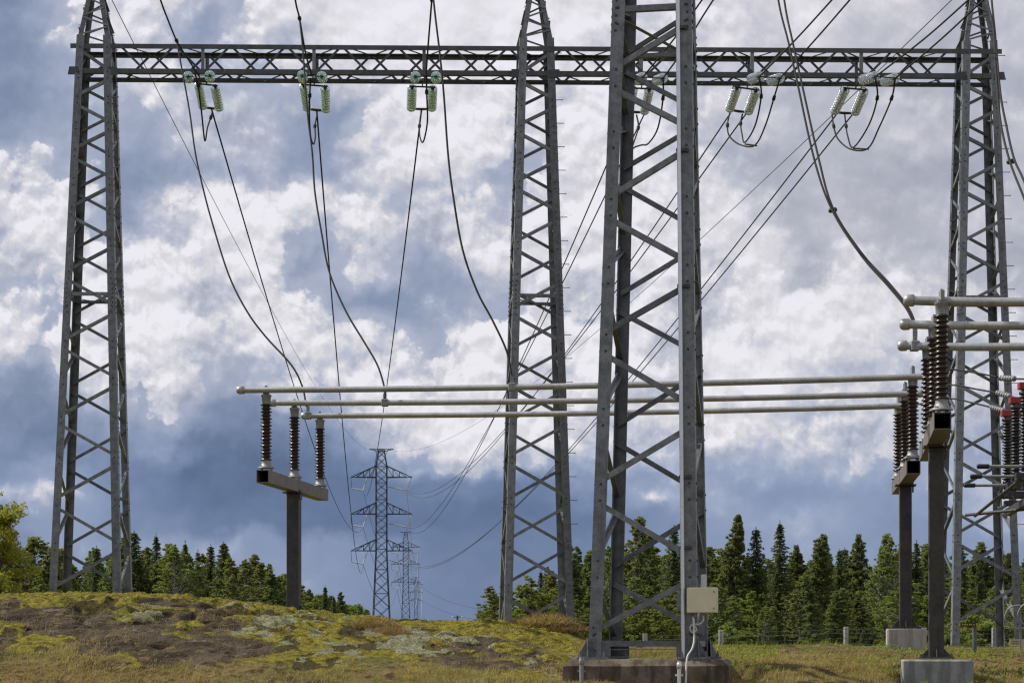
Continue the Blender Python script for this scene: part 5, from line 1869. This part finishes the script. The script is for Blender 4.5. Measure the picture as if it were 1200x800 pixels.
# (kind, variant, picture column, row of the top, distance, label, width factor)
ROW = [
    # right of the clearing, receding toward the pylons
    ('alder', 0, 553, 731, 520, 'last leafy tree at the corridor gap right of the far dark pole', 1.2),
    ('alder', 1, 562, 714, 430, 'second leafy tree from the corridor gap, right side', 1.2),
    ('birch', 1, 573, 700, 360, 'light leafy tree left of the middle tower foot, right of the corridor gap', 1.5),
    ('alder', 2, 587, 687, 310, 'leafy tree partly behind the left leg of the middle tower', 1.3),
    ('alder', 0, 608, 676, 215, 'broad leafy tree seen between the legs of the middle tower', 1.25),
    ('birch', 2, 646, 672, 195, 'leafy birch filling the right side inside the middle tower', 1.5),
    ('pine', 0, 600, 688, 270, 'pine just inside the left leg of the middle tower', 1.1),
    ('spruce', 0, 617, 682, 240, 'small spruce seen through the middle tower, left one', 1.0),
    ('alder', 1, 627, 684, 190, 'bright leafy tree seen low through the middle tower', 1.3),
    ('spruce', 2, 634, 668, 220, 'pointed dark spruce seen through the middle tower, taller one', 1.0),
    ('pine', 1, 652, 664, 200, 'pine behind the right leg of the middle tower', 1.0),
    ('pine', 2, 673, 641, 175, 'tall pine between the middle tower and the large near tower', 1.0),
    ('pine', 3, 694, 650, 165, 'pine behind the left leg of the large near tower', 1.0),
    ('birch', 0, 716, 640, 158, 'birch at the back left leg of the large near tower', 1.0),
    ('birch', 2, 745, 604, 160, 'tall pale birch seen through the large near tower', 0.95),
    ('pine', 0, 762, 622, 165, 'pine beside the pale birch inside the large near tower', 0.9),
    ('spruce', 1, 790, 616, 155, 'dark spruce seen left of the conduit of the near tower', 0.9),
    ('alder', 0, 762, 700, 118, 'low bright leafy tree seen through the bottom of the near tower', 1.25),
    ('alder', 2, 783, 712, 112, 'lower bright leafy bush-like tree beside the near tower conduit', 1.2),
    ('pine', 1, 822, 640, 158, 'pine behind the right leg of the large near tower', 1.0),
    ('pine', 2, 850, 603, 150, 'tallest pine right of the large near tower', 0.95),
    ('pine', 0, 868, 610, 154, 'second tall pine right of the large near tower', 0.85),
    ('spruce', 3, 886, 618, 150, 'dark spruce third right of the large near tower', 0.85),
    ('spruce', 0, 914, 611, 148, 'tall slender spruce midway between near tower and pale block', 1.0),
    ('pine', 3, 932, 640, 152, 'pine just right of the tall slender spruce', 0.9),
    ('pine', 1, 950, 626, 150, 'broad pine above the middle of the open forest edge', 1.0),
    ('spruce', 2, 967, 627, 156, 'dark narrow spruce beside the broad pine', 0.9),
    ('pine', 2, 955, 672, 126, 'shorter lighter pine standing in front of the forest edge', 1.15),
    ('spruce', 1, 984, 644, 158, 'small dark spruce tip behind the right fence post', 0.8),
    ('pine', 3, 1008, 627, 155, 'round-topped pine right of the fence post', 0.85),
    ('birch', 1, 1028, 646, 142, 'leafy birch left of the farther dark post', 1.0),
    ('birch', 3, 1045, 626, 150, 'tall airy birch rising beside the farther dark post', 0.85),
    ('spruce', 0, 1074, 634, 150, 'spruce between the two dark posts', 0.9),
    ('pine', 0, 1090, 645, 158, 'pine behind the nearer dark post', 1.0),
    ('spruce', 3, 1128, 655, 150, 'dark spruce at the left leg of the right tower', 0.9),
    ('spruce', 2, 1148, 656, 146, 'pointed spruce seen inside the right tower', 0.95),
    ('pine', 2, 1171, 648, 150, 'pine at the back right leg of the right tower', 0.95),
    ('birch', 0, 1160, 690, 120, 'low leafy birch seen low inside the right tower', 1.1),
    ('pine', 1, 1198, 646, 148, 'pine at the right edge of the picture', 1.0),
    ('spruce', 1, 1225, 640, 150, 'spruce just beyond the right edge', 1.0),
    # left, beyond the crest
    ('pine', 0, 13, 616, 120, 'pine tip behind the yellow-leaved tree', 0.8),
    ('birch', 3, 45, 630, 135, 'broad dull green tree between yellow-leaved tree and left tower', 1.25),
    ('birch', 1, 66, 642, 140, 'leafy tree behind the left foot of the left tower', 1.0),
    ('birch', 0, 90, 660, 140, 'lower leafy tree seen through the left tower', 1.1),
    ('spruce', 3, 113, 640, 135, 'dark spruce seen through the left tower', 1.0),
    ('pine', 1, 130, 630, 140, 'dark pine behind the right leg of the left tower', 1.0),
    ('spruce', 1, 157, 623, 132, 'broad dark spruce just right of the left tower', 1.1),
    ('birch', 2, 172, 640, 136, 'leafy birch between two dark spruces right of the left tower', 0.9),
    ('spruce', 0, 183, 626, 134, 'slender dark spruce second right of the left tower', 0.9),
    ('birch', 1, 200, 638, 132, 'light green birch midway between left tower and left support', 1.1),
    ('spruce', 2, 217, 634, 136, 'dark spruce left one of a tight group of three', 0.9),
    ('spruce', 0, 232, 645, 130, 'darkest spruce in the middle of a tight group of three', 0.9),
    ('spruce', 3, 247, 638, 138, 'spruce right one of a tight group of three', 0.85),
    ('spruce', 1, 262, 635, 134, 'large dark spruce left of the light bushy birches', 1.0),
    ('birch', 0, 284, 655, 132, 'light bushy birch right of the large dark spruce', 1.1),
    ('birch', 3, 300, 650, 135, 'tallest light birch left of the left support post', 1.0),
    ('birch', 2, 318, 668, 150, 'birch just left of the left support post', 1.0),
    ('birch', 1, 333, 677, 175, 'birch right behind the left support post', 1.0),
    ('alder', 0, 350, 684, 200, 'low leafy tree just right of the left support post', 1.1),
    ('birch', 0, 363, 690, 230, 'low birch second right of the left support post', 1.0),
    ('spruce', 2, 381, 686, 270, 'dark spruce tip left of the nearest pylon, tallest there', 1.1),
    ('spruce', 0, 391, 698, 300, 'smaller spruce right of the tallest spruce by the corridor', 1.1),
    ('pine', 2, 401, 693, 340, 'pine by the corridor left of the nearest pylon', 1.2),
    ('alder', 1, 411, 703, 400, 'leafy tree near the left corridor edge', 1.3),
    ('spruce', 3, 421, 709, 470, 'next to last tree left of the nearest pylon', 1.2),
    ('spruce', 1, 429, 713, 560, 'last tree left of the nearest pylon', 1.2),
]
for kind, var, px, top, Z, lab, wd in ROW:
    q = P(px, top, Z)
    z0 = gz(q.x, q.y)
    tree(kind, var, q.x, q.y, q.z - z0, lab, GC if 340 < px < 640 else (GR if px > 600 else GL), wd * (1.28 if kind == 'spruce' else 1.06))

# deeper rows: nothing tells these apart
for i in range(70):
    px = 655 + (i + trng.random()) * (1270 - 655) / 70
    Z = trng.uniform(162, 196)
    top = trng.uniform(636, 676)
    kind = trng.choice(['spruce', 'spruce', 'pine', 'pine', 'birch', 'birch'])
    q = P(px, top, Z)
    tree(kind, trng.randrange(4), q.x, q.y, q.z - gz(q.x, q.y), f'{CAT[kind].split()[0]} half hidden in the depth of the right forest', f'{kind} trees deep in the right forest', 1.2)
for i in range(44):
    px = 668 + (i + trng.random()) * (1250 - 668) / 44
    Z = trng.uniform(128, 144)
    top = trng.uniform(672, 720)
    kind = trng.choice(['alder', 'pine', 'birch', 'birch', 'birch'])
    q = P(px, top, Z)
    var = trng.randrange(3) if kind != 'young_spruce' else 0
    tree(kind, var, q.x, q.y, q.z - gz(q.x, q.y), f'low {CAT[kind].split()[0] if kind != "young_spruce" else "young spruce"} in the undergrowth of the right forest', f'low {kind} trees at the right forest edge', 1.5)
for i in range(44):
    px = -30 + (i + trng.random()) * 370 / 44
    Z = trng.uniform(122, 165)
    top = trng.uniform(638, 676)
    kind = trng.choice(['spruce', 'birch', 'birch', 'birch', 'pine'])
    q = P(px, top, Z)
    tree(kind, trng.randrange(4), q.x, q.y, q.z - gz(q.x, q.y), f'{CAT[kind].split()[0]} half hidden in the depth of the left forest', f'{kind} trees deep in the left forest', 1.2)
for i in range(38):
    t = (i + trng.random()) / 38
    for side in (-1, 1):
        Z = 210 + 330 * t
        px = (335 + 98 * t + trng.uniform(-22, -6)) if side < 0 else (665 - 108 * t + trng.uniform(4, 26))
        top = (679 + 34 * t + trng.uniform(-3, 7)) if side < 0 else (668 + 62 * t ** 0.7 + trng.uniform(2, 12))
        kind = trng.choice(['alder', 'birch', 'birch', 'pine'] if side > 0 else ['birch', 'birch', 'pine', 'spruce'])
        q = P(px, top, Z)
        s = 'left' if side < 0 else 'right'
        tree(kind, trng.randrange(3), q.x, q.y, q.z - gz(q.x, q.y), f'small far {CAT[kind].split()[0]} lining the {s} side of the clearing', f'far {kind} trees lining the {s} side of the clearing', 1.6)
# shrubs and young trees along the fence
for kind, var, px, top, Z, lab, wd in (('bush', 0, 856, 730, 84, 'rounded bush behind the left fence post', 1.2), ('bush', 1, 872, 738, 86, 'wider bush right of the rounded bush at the fence', 1.2),
                                       ('young_spruce', 0, 890, 744, 83, 'small young tree at the fence next to the two bushes', 1.0), ('young_spruce', 0, 922, 744, 86, 'young tree behind the fence midway to the right post', 1.1),
                                       ('bush', 0, 942, 748, 84, 'low shrub behind the wire midway along the fence', 1.3), ('bush', 1, 966, 750, 85, 'low shrub behind the wire left of the right fence post', 1.3),
                                       ('young_spruce', 0, 1012, 738, 85, 'young tree at the fence right of the right post', 1.1), ('bush', 0, 1030, 750, 84, 'low shrub at the fence left of the pale block', 1.2),
                                       ('bush', 1, 1112, 730, 82, 'bush behind the fence beside the nearer dark post', 1.5), ('bush', 0, 1150, 722, 84, 'bush behind the yellow and black sign', 1.6), ('bush', 1, 1180, 726, 84, 'bush behind the cream plate at the right edge', 1.6)):
    q = P(px, top, Z)
    tree(kind, var, q.x, q.y, max(0.6, q.z - gz(q.x, q.y)), lab, 'bushes and young trees at the fence', wd)

# the yellow-leaved tree at the left edge, much nearer
q = P(-10, 580, 66)
tm, cm = clump_tree(901, 5.4, 1.75, 'yellow_leaves', 'bark', 0.05, 60, 0.085, 150, spread=0.34, multi=3)
yt = thing('leafy_tree', 'near leafy tree with yellowing leaves at the left edge', 'leafy tree', (q.x, q.y, gz(q.x, q.y) - 0.2))
for part, me in (('trunk', tm), ('crown', cm)):
    c = bpy.data.objects.new(part, me)
    C.objects.link(c)
    c.parent = yt
    
# ------------------------------------------------------------------ ground cover: grass, moss fronds, heather, weeds (nobody could count them)
grng = np.random.default_rng(5)


def scatter(n, x0, x1, y0, y1):
    # denser where the picture sees the ground close up
    x = grng.uniform(x0, x1, n)
    y = grng.uniform(y0, y1, n)
    z, moss, lich, rock, near_, cr = ground(x, y)
    return x, y, z, moss, lich, rock


def blades(name, label, x, y, z, h, w, mat_, lean=0.5, cat='grass', bend=0.35):
    n = len(x)
    a = grng.uniform(0, 6.283, n)
    side = np.stack([np.cos(a), np.sin(a), np.zeros(n)], 1)
    ln = np.stack([-np.sin(a), np.cos(a), np.zeros(n)], 1) * (grng.normal(0, lean, n))[:, None]
    up = np.array([0, 0, 1.0])
    b = np.stack([x, y, z - 0.01], 1)
    m = b + (up + ln * 0.6) * (h * 0.55)[:, None]
    t = b + (up * (1 - bend * np.abs(grng.normal(0, 1, n)))[:, None] + ln * 1.5) * h[:, None]
    t[:, 2] = np.maximum(t[:, 2], b[:, 2] + 0.02)
    s = side * w[:, None]
    v = np.stack([b - s, b + s, t], 1).reshape(-1, 3)
    me = np_mesh(name, v, 3, mat_)
    o = bpy.data.objects.new(name, me)
    C.objects.link(o)
    return tag(o, label, cat, kind='stuff')


# straw in the foreground and over the bare slopes
x, y, z, moss, lich, rock = scatter(620000, -12.5, 10.5, 26.6, 37)
patch = npfbm(x * 0.55, y * 0.55, 3, 91)
keep = (grng.random(len(x)) < np.clip((1 - moss * 1.1 - rock * 0.90) * (0.55 + 0.9 * patch), 0, 1)) & ((x < 4.0) | (grng.random(len(x)) < 0.7))
x, y, z = x[keep], y[keep], z[keep]
h = 0.02 + 0.05 * grng.random(len(x)) + 0.17 * grng.random(len(x)) ** 3 * np.clip(npfbm(x * 1.6, y * 1.2, 3, 93) * 2.2 + 0.1, 0, 1)
blades('dry_grass', 'dry straw-coloured grass along the foot of the mossy mound', x, y, z, h, np.full(len(x), 0.006), 'straw', 0.45, bend=0.2)
x, y, z, moss, lich, rock = scatter(380000, -12.5, 11, 26.6, 62)
soil = npfbm(x * 0.8, y * 0.6, 3, 99)
keep = (moss < 0.4) & (rock < 0.2) & (soil < 0.22) & (grng.random(len(x)) < np.clip(0.18 + 1.9 * npfbm(x * 0.8, y * 0.6, 3, 95) + 0.16 * (x > 3), 0, 1))
x, y, z = x[keep], y[keep], z[keep]
h = 0.02 + 0.05 * grng.random(len(x)) + 0.20 * grng.random(len(x)) ** 3 * np.clip(npfbm(x * 1.8, y * 1.5, 3, 94) * 2.4, 0, 1)
blades('green_grass', 'short green grass in patches on the rough ground', x, y, z, h, np.full(len(x), 0.006), 'green_grass', 0.4, bend=0.2)
# moss fronds that roughen the cushions
x, y, z, moss, lich, rock = scatter(330000, -13, 3.2, 29, 46)
keep = (moss > 0.35) & (lich < 0.5) & (ground.peat < 0.4) & (grng.random(len(x)) < 0.8)
x, y, z = x[keep], y[keep], z[keep]
blades('moss', 'yellow-green moss covering the top of the rock mound', x, y, z, 0.012 + 0.022 * grng.random(len(x)), np.full(len(x), 0.010), 'moss_fronds', 0.5, 'moss')
x, y, z, moss, lich, rock = scatter(330000, -13, 3.2, 29, 46)
keep = (lich > 0.45) & (grng.random(len(x)) < 0.8)
x, y, z = x[keep], y[keep], z[keep]
blades('lichen', 'pale grey-green lichen cushions among the yellow moss', x, y, z, 0.018 + 0.025 * grng.random(len(x)), np.full(len(x), 0.012), 'lichen_fronds', 0.5, 'lichen')
# weeds, bright green, lower right
x, y, z, moss, lich, rock = scatter(2600, 3.4, 9.5, 28.5, 38)
keep = npfbm(x * 1.1, y * 0.9, 3, 97) > 0.12
x, y, z = x[keep], y[keep], z[keep]
vs = []
for a, b, c in zip(x, y, z):
    n = grng.integers(4, 9)
    hh = grng.uniform(0.03, 0.14)
    for k in range(n):
        an = grng.random() * 6.283
        d = np.array([math.cos(an), math.sin(an), grng.uniform(0.2, 0.9)])
        d /= np.linalg.norm(d)
        w = np.cross(d, [0, 0, 1.0])
        w /= np.linalg.norm(w)
        p0 = np.array([a, b, c + hh * (0.3 + 0.7 * k / n)])
        L = grng.uniform(0.03, 0.075)
        vs += [p0, p0 + d * L * 0.5 + w * L * 0.26, p0 + d * L, p0 + d * L * 0.5 - w * L * 0.26]
o = bpy.data.objects.new('weeds', np_mesh('weeds', np.array(vs), 4, 'weed_leaves'))
C.objects.link(o)
tag(o, 'bright green broad-leaved weeds between near tower and grey blocks', 'weeds', kind='stuff')
# heather tufts: countable clumps on the slope
hm = []
for s in range(3):
    hrng = np.random.default_rng(700 + s)
    n = 1500
    a = hrng.uniform(0, 6.283, n)
    rr = 0.42 * hrng.random(n) ** 0.6
    b = np.stack([rr * np.cos(a), rr * np.sin(a), 0.05 + 0.30 * hrng.random(n) * (1 - (rr / 0.5) ** 2)], 1)
    d = unit(b * np.array([0.8, 0.8, 0.3]) + np.array([0, 0, 0.6]) + hrng.normal(0, 0.3, (n, 3)))
    w = unit(np.cross(d, hrng.normal(0, 1, (n, 3))))
    hm.append(np_mesh('twigs', cards(b, d, w, 0.09 + 0.1 * hrng.random(n), np.full(n, 0.013)), 4, 'heather'))
HE = [(437, 749, 37.2, 0.9, 'largest brown heather tuft on the mossy slope below the nearest pylon'), (456, 756, 36.0, 0.8, 'brown heather tuft right of the largest tuft'),
      (644, 743, 48.4, 1.4, 'brown heather heap at the foot of the middle tower'),
      (625, 743, 48.8, 1.2, 'left part of the brown heather at the middle tower foot'), (664, 748, 48.2, 1.1, 'right part of the brown heather at the middle tower foot')]
for i, (px, py, Z, k, lab) in enumerate(HE):
    xw = (px - CX) / F * Z
    o = bpy.data.objects.new('heather_tuft', hm[i % 3])
    C.objects.link(o)
    zz = float(ground(np.array([xw]), np.array([Z]))[0][0])
    o.location = (xw, Z, zz - 0.05)
    o.rotation_euler = (0, 0, i * 1.3)
    o.scale = (k * 1.3, k * 1.3, k * 0.7)
    tag(o, lab, 'heather', 'heather tufts')
